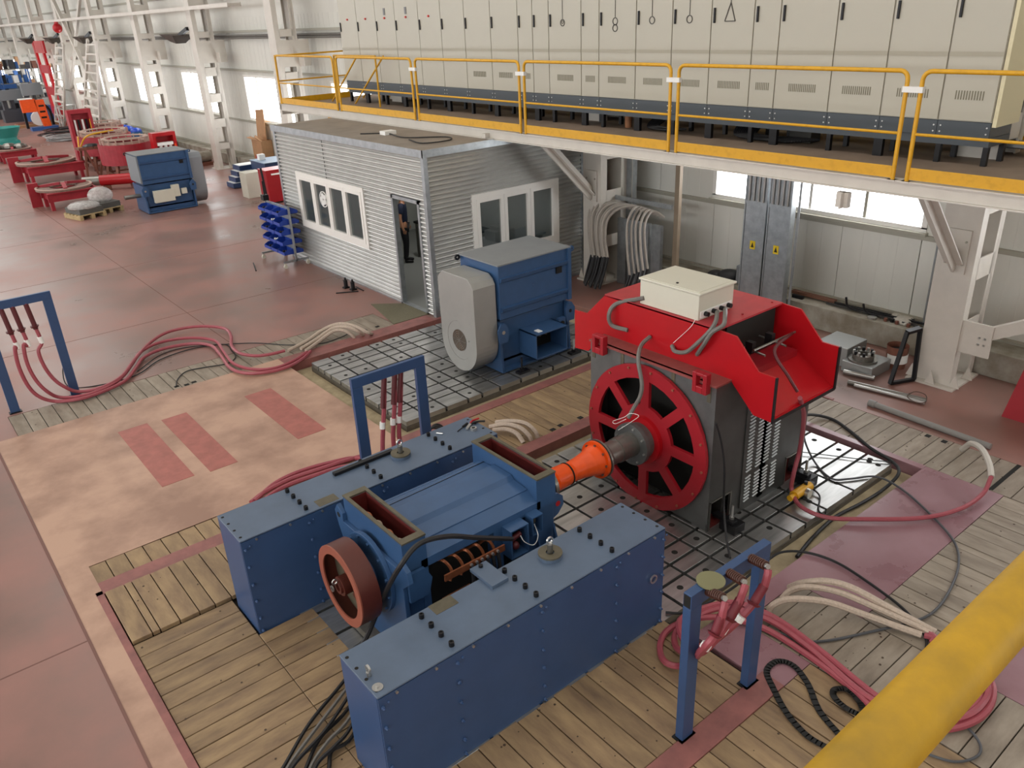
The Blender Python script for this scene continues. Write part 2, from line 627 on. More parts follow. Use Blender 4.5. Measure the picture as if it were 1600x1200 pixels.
# nail holes / knots scattered on the decks (flat dark discs too small to pick apart)
b = MB()
for (x0, x1, y0, y1, n, z) in ((0.75, 2.1, 3.7, 7.4, 40, 0.004), (2.0, 4.4, 2.8, 3.6, 40, 0.004), (5.0, 8.6, 1.5, 2.45, 45, 0.004), (5.0, 8, 7.0, 8.0, 30, 0.004), (8.7, 9.4, 2.5, 5.4, 25, 0.004), (5.0, 5.7, 1.5, 3.1, 25, 0.004), (2.8, 4.9, 1.2, 2.4, 30, 0.004), (0.8, 6.5, 12, 12.65, 25, 0.004)):
    for k in range(n):
        x, y, r = random.uniform(x0, x1), random.uniform(y0, y1), random.uniform(0.004, 0.012)
        zz = 0.034 if (x < 1.62 and y > 6.58) else z
        if 1.62 < x < 2.2 and y > 5.9:
            continue
        b.cyl((x, y, zz-0.001), (x, y, zz), r, n=6)
t = obj('knots', b, STAIN)
tag(t, 'dark knots and nail holes scattered over the timber floor decks', 'knots', kind='stuff')
# square slots and cable holes
for i, (x, y, lb) in enumerate(((6.30, 7.06, 'pair of hand holes'), (6.45, 7.05, ''), (6.7, 7.05, ''), (9.40, 3.64, ''), (9.40, 3.45, ''))):
    pass
b = MB()
for x, y in ((6.13, 7.0), (6.28, 7.02), (6.62, 7.0), (9.38, 3.66), (9.38, 3.46), (2.89, 12.02), (3.03, 11.98), (3.15, 12.0), (6.2, 12.05), (6.45, 12.05), (5.2, 3.1), (5.52, 3.1)):
    b.box(x-0.035, x+0.035, y-0.03, y+0.03, -0.02, 0.006)
b.box(8.68, 9.44, 2.61, 2.655, -0.02, 0.005)
t = obj('cable_slots', b, DARK)
tag(t, 'dark square cable slots cut through the plank floor', 'slots', kind='stuff')

# window wall: kerb, panels, windows
obj('baseboard_right', MB().box(11.65, XW+0.1, HALL[2], HALL[3], 0, 0.38), CONC, kind='structure', bevel=0.01)
obj('trim_20', MB().box(12.10, XW, HALL[2], HALL[3], 0.38, 0.42), WALLG, kind='structure')
cols = [4.35+6.8*k for k in range(-2, 16)]
WIN = []
for k, y in enumerate(cols[:-1]):
    if k == 2:
        WIN.append((5.4, 9.25))
    elif k == 3:
        WIN.append((13.2, 16.6))
    else:
        WIN.append((y+2.0, y+5.9))
wall = bpy.data.objects.new('wall_right', None)
COL.objects.link(wall)
wall['kind'] = 'structure'
WZ0, WZ1, WH = 1.78, 3.25, 9.0
pmesh = {}


def panel(y0, y1, z0, z1):
    key = (round(y1-y0, 2), z0, z1)
    if key not in pmesh:
        bb = MB().box(0, 0.1, 0.004, y1-y0-0.004, z0, z1)
        for q in (0.28, 0.5, 0.72):
            bb.box(-0.004, 0, (y1-y0)*q-0.01, (y1-y0)*q+0.01, z0, z1)
        o = obj('panel', bb, WALLP)
        pmesh[key] = o.data
    else:
        o = bpy.data.objects.new('panel', pmesh[key])
        COL.objects.link(o)
    o.parent = wall
    o.location = (XW, y0, 0)


y = HALL[2]
edges = sorted([HALL[2]]+[e for w_ in WIN for e in w_]+[HALL[3]])
for a, b_ in zip(edges[:-1], edges[1:]):
    isw = any(abs(a-w_[0]) < 1e-6 for w_ in WIN)
    n = max(1, round((b_-a)/1.15))
    for k in range(n):
        y0, y1 = a+(b_-a)*k/n, a+(b_-a)*(k+1)/n
        if isw:
            panel(y0, y1, 0.38, WZ0-0.05)
            panel(y0, y1, WZ1+0.05, 5.2)
        else:
            panel(y0, y1, 0.38, WZ1+0.05)
            panel(y0, y1, WZ1+0.05, 5.2)
obj('wall_right_upper', MB().box(XW, XW+0.1, HALL[2], HALL[3], 5.2, WH), WALLP, kind='structure')
obj('wall_right_core', MB().box(XW+0.1, XW+0.16, HALL[2], HALL[3], 0, WZ0-0.05), WALLG, kind='structure')
for i, (a, b_) in enumerate(WIN):
    root = bpy.data.objects.new('window_%d' % (i+1), None)
    COL.objects.link(root)
    root['kind'] = 'structure'
    root.location = (XW, a, WZ0)
    W, H = b_-a, WZ1-WZ0
    fr = MB().box(-0.02, 0.1, -0.05, W+0.05, -0.05, 0.02).box(-0.02, 0.1, -0.05, W+0.05, H-0.02, H+0.05)
    fr.box(-0.02, 0.1, -0.05, 0.03, 0, H).box(-0.02, 0.1, W-0.03, W+0.05, 0, H)
    obj('frame', fr, WHITE_W, root)
    obj('sill', MB().box(-0.09, 0.02, -0.08, W+0.08, -0.1, -0.05), WALLG, root, bevel=0.004)
    n = 4
    for k in range(n):
        obj('pane', MB().box(0.05, 0.056, W*k/n+0.03, W*(k+1)/n-0.03, 0.03, H-0.03), DAY, root)
        if k:
            obj('mullion', MB().box(0.02, 0.08, W*k/n-0.025, W*k/n+0.025, 0, H), WALLG if k % 2 else WHITE_W, root)
    pl = bpy.data.lights.new('daylight', 'AREA')
    pl.shape = 'RECTANGLE'
    pl.size = H
    pl.size_y = W
    pl.cycles.is_portal = True
    po = bpy.data.objects.new('daylight', pl)
    po.location = (XW+0.15, (a+b_)/2, (WZ0+WZ1)/2)
    po.rotation_euler = (0, pi/2, 0)
    if a < 45:
        COL.objects.link(po)
# girts
for i, (z, s) in enumerate(((3.42, 0.10), (4.72, 0.12), (6.05, 0.12), (7.4, 0.12), (1.62, 0.05))):
    obj('trim_%d' % (30+i), MB().box(XW-s, XW, HALL[2], HALL[3], z, z+0.07), WALLG, kind='structure')
for za, zb in ((0, 1.8), (3.3, 5.0), (7.4, WH)):  # unseen left wall, window bands added to bring in side light
    obj('wall_left', MB().box(HALL[0]-0.2, HALL[0], HALL[2], HALL[3], za, zb), WALLP, kind='structure')
wp = MB()
for k in range(-1, 16):
    wp.box(HALL[0]-0.15, HALL[0], 4.35+6.8*k-1.6, 4.35+6.8*k+1.6, 1.8, 3.3).box(HALL[0]-0.15, HALL[0], 4.35+6.8*k-0.3, 4.35+6.8*k+0.3, 5.0, 7.4)
obj('wall_left', wp, WALLP, kind='structure')
for za, zb, ya, yb in ((1.8, 3.3, HALL[2], 60), (5.0, 7.4, HALL[2], 60)):
    pl = bpy.data.lights.new('daylight', 'AREA')
    pl.shape = 'RECTANGLE'
    pl.size = zb-za
    pl.size_y = yb-ya
    pl.cycles.is_portal = True
    po = bpy.data.objects.new('daylight', pl)
    po.location = (HALL[0]-0.25, (ya+yb)/2, (za+zb)/2)
    po.rotation_euler = (0, -pi/2, 0)
    COL.objects.link(po)
obj('wall_near', MB().box(HALL[0], XW, HALL[2]-0.2, HALL[2], 0, WH), WALLP, kind='structure')
obj('wall_far', MB().box(HALL[0], XW, HALL[3], HALL[3]+0.2, 0, WH), WALLP, kind='structure')
obj('ceiling', MB().box(HALL[0]-0.2, XW+0.2, HALL[2]-0.2, HALL[3]+0.2, WH, WH+0.15), ROOFM, kind='structure')

# hall columns: front chord, rear chord, batten plates
col0 = None
names = {2: 'white latticed steel column at the right, behind the red generator', 3: 'white steel column beside the grey hanging conduits',
         4: 'white steel column hidden mostly behind the corrugated cabin', 5: 'white latticed column next to the yellow platform end',
         6: 'white latticed column behind the cardboard box by the window wall', 7: 'white latticed column behind the red stator stands'}
for k, y in enumerate(cols):
    if k < 1:
        continue
    lb = names.get(k, 'white latticed hall column, number %d along the window wall from the cabin' % (k-4) if k > 7 else 'white latticed steel column beyond the right edge of the view')
    if col0 is None:
        t = thing('steel_column', lb, 'column', (11.0, y, 0), 'hall columns along the window wall')
        obj('front_chord', MB().box(-0.1, -0.08, -0.24, 0.24, 0, WH).box(-0.08, 0.06, -0.24, -0.22, 0, WH).box(-0.08, 0.06, 0.22, 0.24, 0, WH), COLW, t)
        obj('rear_chord', MB().box(0.52, 0.54, -0.24, 0.24, 0.0, WH).box(0.45, 0.6, -0.24, -0.22, 0.0, WH).box(0.45, 0.6, 0.22, 0.24, 0.0, WH), COLW, t)
        for z0, z1 in ((0.72, 0.95), (1.52, 1.82), (2.4, 2.7), (3.3, 3.6), (4.6, 4.8), (5.6, 5.9), (7, 7.3)):
            obj('batten', MB().box(0.04, 0.5, -0.24, -0.22, z0, z1).box(0.04, 0.5, 0.22, 0.24, z0, z1), COLW, t)
        obj('gusset', MB().box(-0.06, 0.95, -0.245, -0.235, 3.75, 4.5).box(0.2, 0.95, -0.22, 0.22, 3.75, 3.77).box(0.55, 0.57, -0.6, 0.6, 3.75, 4.1), COLW, t)
        obj('base_plate', MB().box(-0.2, 0.6, -0.33, 0.33, 0, 0.03), COLW, t)
        for sx, sy in ((-0.1, -0.3), (-0.1, 0.3), (0.3, -0.3), (-0.17, 0)):
            obj('stiffener', MB().prism([(-0.07, 0.03), (0.07, 0.03), (0.0, 0.22)], 'x', sx-0.01, sx+0.01), COLW, t, loc=(0, sy, 0))
        col0 = t
    else:
        t = dup(col0, None, (11.0, y, 0))
        t['label'] = lb
# chord braces near the right column
t = thing('wind_brace', 'white diagonal brace bolted to the foot of the right column', 'brace')
obj('brace_bar', MB().bar((11.02, 4.05, 0.72), (11.02, 1.2, 2.3), 0.14, 0.16), COLW, t)
obj('bolt_plate', MB().box(10.93, 10.96, 3.72, 4.2, 0.55, 1.0), COLW, t)
for q in range(4):
    obj('bolt', MB().cyl((10.92, 3.8+0.07*(q % 2), 0.72+0.09*(q//2)), (10.93, 3.8+0.07*(q % 2), 0.72+0.09*(q//2)), 0.016, n=6), SILVER, t)

# ================================================================== PLATFORM
t = thing('platform', 'raised steel platform with pale edge beam carrying the electrical cabinets', 'platform')
obj('deck', MB().box(9.02, 12.05, -3.0, 20.55, 3.06, 3.10), DECKM, t)
obj('edge_beam', MB().box(9.0, 9.03, -3, 20.55, 2.96, 3.10).box(8.96, 9.12, -3, 20.55, 2.95, 2.965).box(8.96, 9.12, -3, 20.55, 3.1, 3.115), COLW, t)
obj('rear_beam', MB().box(11.9, 12.0, -3, 20.5, 2.94, 3.06), COLW, t)
obj('end_beam', MB().box(9.0, 12.0, 20.5, 20.55, 2.85, 3.1), COLW, t)
for yy in (-2.4, 1.0, 4.35, 7.75, 11.15, 14.55, 17.95):
    obj('cross_beam', MB().box(9.03, 11.9, yy-0.06, yy+0.06, 2.96, 3.06), COLW, t)
for yy in (4.35, 11.15, 17.95):
    obj('bracket', MB().bar((9.65, yy-0.02, 2.92), (10.9, yy-0.02, 1.72), 0.03, 0.22, up=(1, 0, 1)).bar((9.65, yy, 2.92), (10.9, yy, 1.72), 0.24, 0.02, up=(1, 0, 1)), COLW, t)
    obj('bracket_plate', MB().box(10.87, 10.9, yy-0.15, yy+0.15, 1.62, 2.2), COLW, t)
    for q in range(4):
        obj('bolt', MB().cyl((10.85, yy-0.11+0.22*(q % 2), 1.75+0.3*(q//2)), (10.87, yy-0.11+0.22*(q % 2), 1.75+0.3*(q//2)), 0.016, n=6), WALLG, t)
obj('joist_stub', MB().box(8.97, 9.05, 4.9, 5.05, 2.72, 2.9).box(8.9, 9.05, 4.95, 4.97, 2.72, 2.9), COLW, t)
obj('roof_prop', MB().box(8.9, 9.0, 11.8, 11.9, 2.98, 3.05), COLW, t)


def rail_section(y0, y1, label, x=9.0, zb=3.11, zt=4.25):
    t = thing('guard_rail', label, 'railing', (x, y0, zb), 'yellow guard rails on the platform edge')
    W, H, R = y1-y0, zt-zb, 0.09
    pts = [(0, 0, 0), (0, 0, H-R)]
    for k in range(1, 5):
        a = pi/2*k/4
        pts.append((0, R-R*math.cos(a), H-R+R*math.sin(a)))
    for k in range(0, 5):
        a = pi/2*k/4
        pts.append((0, W-R+R*math.sin(a), H-R+R*math.cos(a)))
    pts.append((0, W, 0))
    obj('top_rail', MB().tube(pts, 0.024, 10), YEL, t, smooth=True)
    obj('mid_rail', MB().cyl((0, 0, H*0.44), (0, W, H*0.44), 0.016, n=8), YEL, t, smooth=True)
    obj('toe_board', MB().box(-0.005, 0.005, 0.02, W-0.02, 0.02, 0.15), YEL, t)
    for q in (0, W):
        obj('foot_plate', MB().box(-0.05, 0.04, q-0.05, q+0.05, -0.01, 0.005), COLW, t)
    return t


ordn = ['nearest, cut by the right edge of the view', 'second from the right edge of the view', 'third from the right edge', 'fourth from the right, in front of black cable bundles',
        'fifth from the right, above the cabin', 'farthest, at the left end of the platform edge']
for k, (a, b_) in enumerate(((1.15, 4.26), (4.42, 7.54), (7.68, 10.79), (10.92, 14.05), (14.2, 17.25), (17.42, 20.42))):
    t = rail_section(a, b_, 'yellow tubular guard rail section, '+ordn[k])
    if 1 <= k < 4 or k == 0:
        c = obj('clamp', MB().box(-0.035, 0.035, -0.03, 0.03, 0.93, 0.99).box(-0.02, 0.02, 0.03, 0.12, 0.94, 0.98) if k == -1 else MB().box(-0.032, 0.032, b_-a-0.03, b_-a+0.19, 0.925, 0.985), PAPER, t)
        c['label'] = 'white joining clamp'
# end rail with stair flight beside it
t = thing('stair_rail', 'yellow end railing with slanting stair handrails at the far platform end', 'railing', (9.0, 20.45, 3.1))
obj('top_rail', MB().tube([(0, 0, 0), (0, 0, 1.14), (2.0, 0, 1.14), (2.0, 0, 0)], 0.026, 8), YEL, t)
obj('mid_rail', MB().cyl((0, 0, 0.55), (2.0, 0, 0.55), 0.018, n=8), YEL, t)
obj('toe_board', MB().box(0, 2.0, -0.005, 0.005, 0, 0.14), YEL, t)
obj('post', MB().tube([(1.0, -1.2, 0), (1.0, -1.2, 1.1), (1.0, -3.2, 1.1), (1.0, -3.2, 0)], 0.024, 8), YEL, t)
for q in range(4):
    obj('handrail', MB().cyl((1.1+0.9*(q % 2), -0.5-1.2*(q//2), -0.1), (1.1+0.9*(q % 2), -2.2-1.2*(q//2), 1.1), 0.02, n=8), YEL, t)
obj('stair_flight', MB().bar((1.2, -0.6, -0.1), (1.2, 2.4, -3.0), 0.03, 0.2).bar((2.0, -0.6, -0.1), (2.0, 2.4, -3.0), 0.03, 0.2), YEL, t)
for q in range(10):
    obj('tread', MB().box(1.2, 2.0, -0.4+q*0.28, -0.15+q*0.28, -0.3-q*0.27, -0.27-q*0.27), YEL, t)
# rear rail of the platform
t = thing('rear_rail', 'yellow railing running behind the cabinets along the window wall', 'railing', (11.98, 1.0, 3.1))
obj('rails', MB().cyl((0, 0, 1.1), (0, 19.3, 1.1), 0.022, n=8).cyl((0, 0, 0.5), (0, 19.3, 0.5), 0.018, n=8).box(-0.005, 0.005, 0, 19.3, 0.0, 0.14), YEL, t)
for q in range(13):
    obj('post', MB().cyl((0, q*1.6, 0), (0, q*1.6, 1.1), 0.02, n=8), YEL, t)

# cabinets
SEAM = [4.01, 4.62, 5.35, 6.08, 6.92, 7.34, 8.07, 8.80, 9.54, 10.37, 10.80, 11.63, 12.07, 12.49, 13.31, 14.15, 14.97, 15.80, 16.74, 17.58, 18.45, 19.31]
ordw = ['first', 'second', 'third', 'fourth', 'fifth', 'sixth', 'seventh', 'eighth', 'ninth', 'tenth', 'eleventh', 'twelfth', 'thirteenth', 'fourteenth', 'fifteenth', 'sixteenth', 'seventeenth', 'eighteenth', 'nineteenth', 'twentieth', 'last']
for k, (a, b_) in enumerate(zip(SEAM[:-1], SEAM[1:])):
    W = b_-a
    lb = 'cream electrical cabinet on the platform, %s from the right end of the row' % ordw[k]
    t = thing('electrical_cabinet', lb, 'cabinet', (10.3, a, 3.32), 'cream electrical cabinets in a row on the platform')
    obj('body', MB().box(0.02, 0.6, 0.002, W-0.002, 0.28, 2.5), CREAM, t)
    d = obj('door', MB().box(0.0, 0.02, 0.008, W-0.008, 0.29, 2.5), CREAM, t, bevel=0.003, seg=1)
    h = obj('handle', MB().box(-0.025, 0.0, W-0.075, W-0.045, 1.4, 1.6), BLACK, d, bevel=0.004, seg=1)
    obj('reflection_band', MB().box(-0.004, 0.0, 0.008, W-0.008, 0.99, 1.04), CREAM2, d)  # reflection across the doors, put into the colour of a strip
    if k < 15 and k != 11:
        vw = min(0.42, W*0.55)
        v = MB()
        c = W/2
        n = max(5, int(vw/0.028))
        for q in range(n):
            v.box(-0.003, 0.0, c-vw/2+q*vw/n, c-vw/2+q*vw/n+0.013, 0.52, 0.62)
        obj('vent', v, mat('vent_shadow', '77725F', 0.6), d, kind='stuff')
    obj('plinth', MB().box(0.01, 0.6, 0, W, 0.1, 0.28), PLINTH, t, bevel=0.006, seg=1)
    obj('base_channel', MB().box(0.04, 0.6, 0, W, 0.0, 0.1), PLINTH, t)
    if k in (10, 8, 7, 6, 5):
        s = MB()
        cy = W*0.55
        if k == 5:
            s.bar((-0.006, cy-0.09, 1.42), (-0.006, cy+0.09, 1.42), 0.008, 0.012).bar((-0.006, cy-0.09, 1.42), (-0.006, cy, 1.66), 0.012, 0.008, up=(1, 0, 0)).bar((-0.006, cy+0.09, 1.42), (-0.006, cy, 1.66), 0.012, 0.008, up=(1, 0, 0))
        else:
            s.ring((-0.008, cy, 1.46), 'x', 0.045, 0.058, 0, 0.006, 20)
            if k in (8, 10):
                s.ring((-0.008, cy, 1.36 if k == 8 else 1.47), 'x', 0.02 if k == 10 else 0.045, 0.058 if k == 8 else 0.028, 0, 0.006, 20)
        s.box(-0.007, -0.001, cy-0.005, cy+0.005, 1.52 if k != 5 else 1.66, 2.4)
        if k == 7:
            s.box(-0.007, -0.001, 0.0, cy, 1.86, 1.875)
        if k == 6:
            s.box(-0.007, -0.001, W*0.35, W, 1.86, 1.875).box(-0.007, -0.001, W*0.35, W*0.35+0.012, 1.86, 2.1)
        sm = obj('wiring_symbol', s, mat('symbol_ink', '4A4640', 0.6), t)
        sm['label'] = 'printed single-line wiring symbol'
    if k == 10:
        for q, mm in ((-0.12, BLACK), (0.0, GREEN_L), (0.12, RED_L)):
            obj('indicator_lamp', MB().cyl((-0.03, cy-q, 2.02), (0, cy-q, 2.02), 0.022, n=10), mm, t)
    if k == 8:
        obj('indicator_lamp', MB().cyl((-0.03, cy, 1.99), (0, cy, 1.99), 0.018, n=10), RED_L, t)
    if k in (15, 16, 17, 18, 19, 20):
        for z in ((1.62, 1.0) if k in (17, 18) else ()):
            obj('meter', MB().box(-0.012, 0, W/2-0.035, W/2+0.035, z+0.1, z+0.24) if z > 1.5 else MB().box(-0.01, 0, W/2-0.05, W/2+0.05, 2.1, 2.22), mat('grey_meter', '6C6C6C', 0.4), t)
        if k != 15:
            obj('switch', MB().cyl((-0.03, W/2, 1.66), (0, W/2, 1.66), 0.022, n=8), RED_L, t)
    for yy in (0.03, W-0.03) if k % 2 == 0 else (W-0.03,):
        for xx in ((0.06,), (0.06, 0.5))[k % 2 == 0]:
            obj('leg', MB().box(xx, xx+0.06, yy-0.03, yy+0.03, -0.22, 0.0), BLACK, t)
    for yy in (0.04, W-0.04):
        obj('bolt', MB().cyl((0.005, yy, 0.22), (0.01, yy, 0.22), 0.01, n=6).cyl((0.005, yy, 0.15), (0.01, yy, 0.15), 0.01, n=6), SILVER, t)
# end panel standing against the right end
t = tag(obj('closing_sheet', MB().box(10.32, 10.95, 3.96, 4.005, 3.55, 5.85), mat('cream_end', 'DDD3AE', 0.5)), 'pale cream end panel closing the right end of the cabinet row', 'panel')
# cable trays and cables under the cabinets
t = thing('cable_tray_run', 'perforated metal cable tray with cables under the electrical cabinets', 'cable tray', (11.2, 2.5, 3.2))
obj('tray', MB().box(0, 0.3, 0, 16.5, 0, 0.01).box(0, 0.01, 0, 16.5, 0, 0.06).box(0.29, 0.3, 0, 16.5, 0, 0.06), GALV, t)
for q in range(8):
    obj('tray_cable', MB().cyl((0.05+0.03*q, 0.5, 0.03), (0.05+0.03*q, 16, 0.03), 0.012, n=6), BLACK, t)
for i, (ya, n, lb) in enumerate(((9.3, 8, 'black cable bundle dropping onto the platform under the cabinets'), (7.6, 12, 'thick black cable coil sagging under the cabinets, right of the first'))):
    t = thing('cable_bundle', lb, 'cable bundle')
    for q in range(n):
        y0 = ya-0.035*q
        obj('cable', MB().tube(smooth_path([(10.75, y0+0.1, 3.34), (10.65, y0+0.15, 3.25), (10.5, y0+0.1-0.1*i, 3.15+0.004*q), (10.55+0.02*q, y0-0.3-0.5*i, 3.125+0.003*q)], 4), 0.018, 6), RUBBER, t, smooth=True)
tag(obj('cardboard_tube', MB().cyl((10.6, 9.95, 3.1), (10.6, 9.95, 3.3), 0.06, n=14), mat('cork', '9C6A48', 0.7), smooth=True), 'brown cardboard tube upright under the electrical cabinets', 'tube')
tag(obj('battery_box', MB().box(10.75, 11.0, 6.55, 6.9, 3.1, 3.3), mat('dark_box', '3C3B36', 0.7), bevel=0.01), 'dark box on the platform behind the cabinet legs', 'box')
# ================================================================== SLOTTED STEEL BED PLATES
def bed_plate(name, label, gx, gy, zt, zb, holes):
    t = thing(name, label, 'bed plate')
    obj('plate_core', MB().box(gx[0]+0.01, gx[-1]-0.01, gy[0]+0.01, gy[-1]-0.01, zb, zt-0.071), PLATE_SIDE, t)
    obj('groove_bottom', MB().box(gx[0]+0.02, gx[-1]-0.02, gy[0]+0.02, gy[-1]-0.02, zt-0.071, zt-0.05), DARK, t)
    cache = {}
    for xa, xb in zip(gx[:-1], gx[1:]):
        for ya, yb in zip(gy[:-1], gy[1:]):
            key = (round(xb-xa, 2), round(yb-ya, 2))
            g = 0.017
            if key not in cache:
                W, H = xb-xa, yb-ya
                o = obj('plate_block', MB().box(g-W/2, W/2-g, g-H/2, H/2-g, -0.07, 0), PLATE, t, bevel=0.002, seg=1)
                cache[key] = o.data
            else:
                o = bpy.data.objects.new('plate_block', cache[key])
                COL.objects.link(o)
                o.parent = t
            o.location = ((xa+xb)/2, (ya+yb)/2, zt)
    hm = None
    for (x, y, r) in holes:
        if hm is None:
            o = obj('bolt_hole', MB().cyl((0, 0, -0.002), (0, 0, 0.0008), r, n=14).ring((0, 0, 0), 'z', r, r*1.25, 0, 0.0012, 14), DARK, t)
            hm = o.data
        else:
            o = bpy.data.objects.new('bolt_hole', hm)
            COL.objects.link(o)
            o.parent = t
        o.location = (x, y, zt)
    return t


hy = [3.83, 4.22, 4.55, 4.90, 5.26, 5.60, 5.95, 6.36]
bed_plate('bed_plate', 'slotted steel bed plate carrying the red generator', [2.0, 2.5, 3.0, 3.5, 4.0, 4.35, 4.72, 5.09, 5.48, 5.74, 6.03, 6.40, 6.67, 7.05, 7.60, 8.46],
          [3.61, 3.94, 4.12, 4.33, 4.70, 5.07, 5.46, 5.83, 6.20, 6.52], 0.0, -0.22,
          [(x, y, 0.026) for x in (4.9, 5.28, 5.62, 6.32, 7.05, 7.6, 8.3) for y in hy if not (x < 5 and y > 5)]+[(8.3, 3.72, 0.026), (8.36, 3.85, 0.02)])
bed_plate('bed_plate', 'slotted steel bed plate under the blue motor with the silver fan cowl', [4.80, 5.13, 5.48, 5.86, 6.11, 6.44, 6.84, 7.20, 7.48, 7.86, 8.24, 8.6, 9.0],
          [8.49, 8.82, 9.0, 9.24, 9.6, 9.98, 10.37, 10.68, 10.9, 11.11, 11.36], 0.02, -0.2,
          [(x, y, 0.024) for x in (4.98, 5.33, 5.98, 6.3, 7.0, 7.34, 8.0, 8.4) for y in (8.64, 9.12, 9.42, 9.8, 10.2, 10.5, 11.02, 11.25) if random.random() < 0.7])

# ================================================================== BLUE SUPPORT BOXES


def support_box(label, y0, y1, bolts, hx, notch_y, boss, shield):
    x0, x1, zt = 1.63, 4.43, 1.0
    t = thing('support_box', label, 'support box', (x0, y0, 0), 'blue steel support boxes beside the test motor')
    W, D = x1-x0, y1-y0
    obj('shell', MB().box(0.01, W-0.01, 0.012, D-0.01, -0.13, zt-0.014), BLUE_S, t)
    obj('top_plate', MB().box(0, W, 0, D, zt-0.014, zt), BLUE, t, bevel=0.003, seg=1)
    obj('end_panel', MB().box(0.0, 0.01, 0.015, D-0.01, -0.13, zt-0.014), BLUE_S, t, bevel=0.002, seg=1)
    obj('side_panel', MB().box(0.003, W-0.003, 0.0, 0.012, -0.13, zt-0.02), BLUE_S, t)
    bm_ = None
    for bx in bolts:
        for q in range(4):
            b = dup(bm_, t) if bm_ else obj('cap_bolt', MB().cyl((0, 0, 0), (0, 0, 0.03), 0.02, n=12).ring((0, 0, 0), 'z', 0.011, 0.02, 0.03, 0.036, 12), BLACK, t)
            bm_ = b
            b.location = (bx, 0.07+q*(D-0.14)/3, zt)
    for q in range(4):
        obj('bolt_hole', MB().cyl((0, 0, 0), (0, 0, 0.001), 0.014, n=12), DARK, t, loc=(0.03, 0.06+q*(D-0.12)/3, zt))
        obj('bolt_hole', MB().cyl((0, 0, 0), (0, 0, 0.001), 0.014, n=12), DARK, t, loc=(W-0.04, 0.06+q*(D-0.12)/3, zt))
    sb = MB()
    for q in range(9):
        xx = 0.14+q*0.315
        sb.cyl((xx, -0.014, zt-0.035), (xx, 0.0, zt-0.035), 0.011, n=8)
    o = obj('edge_screws', sb, SILVER, t, kind='stuff')
    sb = MB()
    for xx in (0.03, 0.63, 1.41, 2.21, W-0.03):
        for zz in (0.90, 0.72, 0.53, 0.35, 0.16, 0.02):
            sb.cyl((xx, -0.03, zz), (xx, 0.0, zz), 0.009, n=6).ball((xx, -0.006, zz), 0.016, 6, 4)
        sb.ball((xx+0.045, -0.004, 0.92), 0.011, 6, 4)
    for zz in (0.90, 0.72, 0.5, 0.3, 0.1):
        sb.ball((W+0.004, 0.05, zz), 0.014, 6, 4)
    obj('panel_screws', sb, BLUE_S, t, kind='stuff')
    # machined inspection pad
    o = obj('bare_pad', MB().box(hx-0.10, hx+0.10, notch_y-0.06, notch_y+0.06, zt-0.001, zt+0.002), RIM, t)
    # lifting boss with eye bolt
    bx, by = boss
    g = obj('lifting_boss', MB().cyl((bx, by, zt), (bx, by, zt+0.03), 0.10, n=24), BLUE, t)
    obj('boss_disc', MB().ring((bx, by, zt), 'z', 0.035, 0.10, 0.03, 0.045, 24), RIM, g)
    obj('threaded_rod', MB().cyl((bx, by, zt+0.0), (bx, by, zt+0.12), 0.025, n=14), STEEL, g)
    obj('eye_bolt', MB().ring((bx, by, zt+0.155), 'y', 0.022, 0.034, -0.008, 0.008, 18).cyl((bx, by, zt+0.11), (bx, by, zt+0.13), 0.018, n=10), SILVER, g)
    return t


sb1 = support_box('long blue steel support box nearest the camera, beside the test motor', 3.65, 4.17, (0.64, 1.42, 2.23), 0.84, 0.46, (1.82, 0.36), 0)
obj('ring_handle', MB().ring((2.65, -0.02, 0.55), 'y', 0.03, 0.042, -0.006, 0.006, 18), SILVER, sb1)
sb2 = support_box('long blue steel support box on the far side of the test motor', 5.94, 6.47, (0.65, 1.43, 2.24), 0.86, 0.08, (1.80, 0.30), 0)
# small loose things on the boxes
t = thing('stop_block', 'small blue stop plate bridging from the near support box to the motor', 'plate', (2.93, 4.05, 1.0))
obj('block', MB().box(-0.08, 0.08, -0.05, 0.24, 0.0, 0.03), BLUE, t, bevel=0.003)
obj('screw', MB().cyl((0, 0.2, 0.03), (0, 0.2, 0.05), 0.018, n=10), BLACK, t)
tag(obj('eye_bolt', MB().cyl((1.69, 3.86, 1.0), (1.69, 3.86, 1.035), 0.018, n=10).ring((1.69, 3.86, 1.06), 'x', 0.016, 0.03, -0.008, 0.008, 16), SILVER), 'silver eye bolt at the near end of the front support box', 'eye bolt')
tag(obj('washer', MB().ring((1.68, 3.73, 1.0), 'z', 0.012, 0.038, 0, 0.006, 18).cyl((1.68, 3.73, 1.003), (1.68, 3.73, 1.02), 0.014, n=8), SILVER), 'pale washer with screw on the near corner of the front support box', 'washer')
a, b_ = fl(521, 741, 1.02), fl(613, 704, 1.02)
tag(obj('key_bar', MB().bar(a, b_, 0.05, 0.03), BLACK, bevel=0.003), 'black square steel bar lying on the far support box', 'bar')
t = thing('pliers', 'red-handled combination pliers lying at the end of the far support box', 'pliers')
p = fl(735, 665, 1.0)
obj('jaw', MB().bar((p.x-0.09, p.y-0.06, 1.015), (p.x, p.y, 1.015), 0.03, 0.02), SILVER, t)
obj('grip', MB().tube(smooth_path([(p.x, p.y, 1.015), (p.x+0.06, p.y+0.05, 1.015), (p.x+0.15, p.y+0.05, 1.015)]), 0.011, 7), RED, t, smooth=True)
obj('grip', MB().tube(smooth_path([(p.x, p.y, 1.015), (p.x+0.09, p.y-0.0, 1.015), (p.x+0.16, p.y-0.05, 1.015)]), 0.011, 7), BLACK, t, smooth=True)
p = fl(740, 672, 1.0)
tag(obj('tape_roll', MB().ring((p.x, p.y, 1.0), 'z', 0.02, 0.035, 0, 0.03, 18), SILVER), 'small silver tape roll beside the pliers', 'roll')
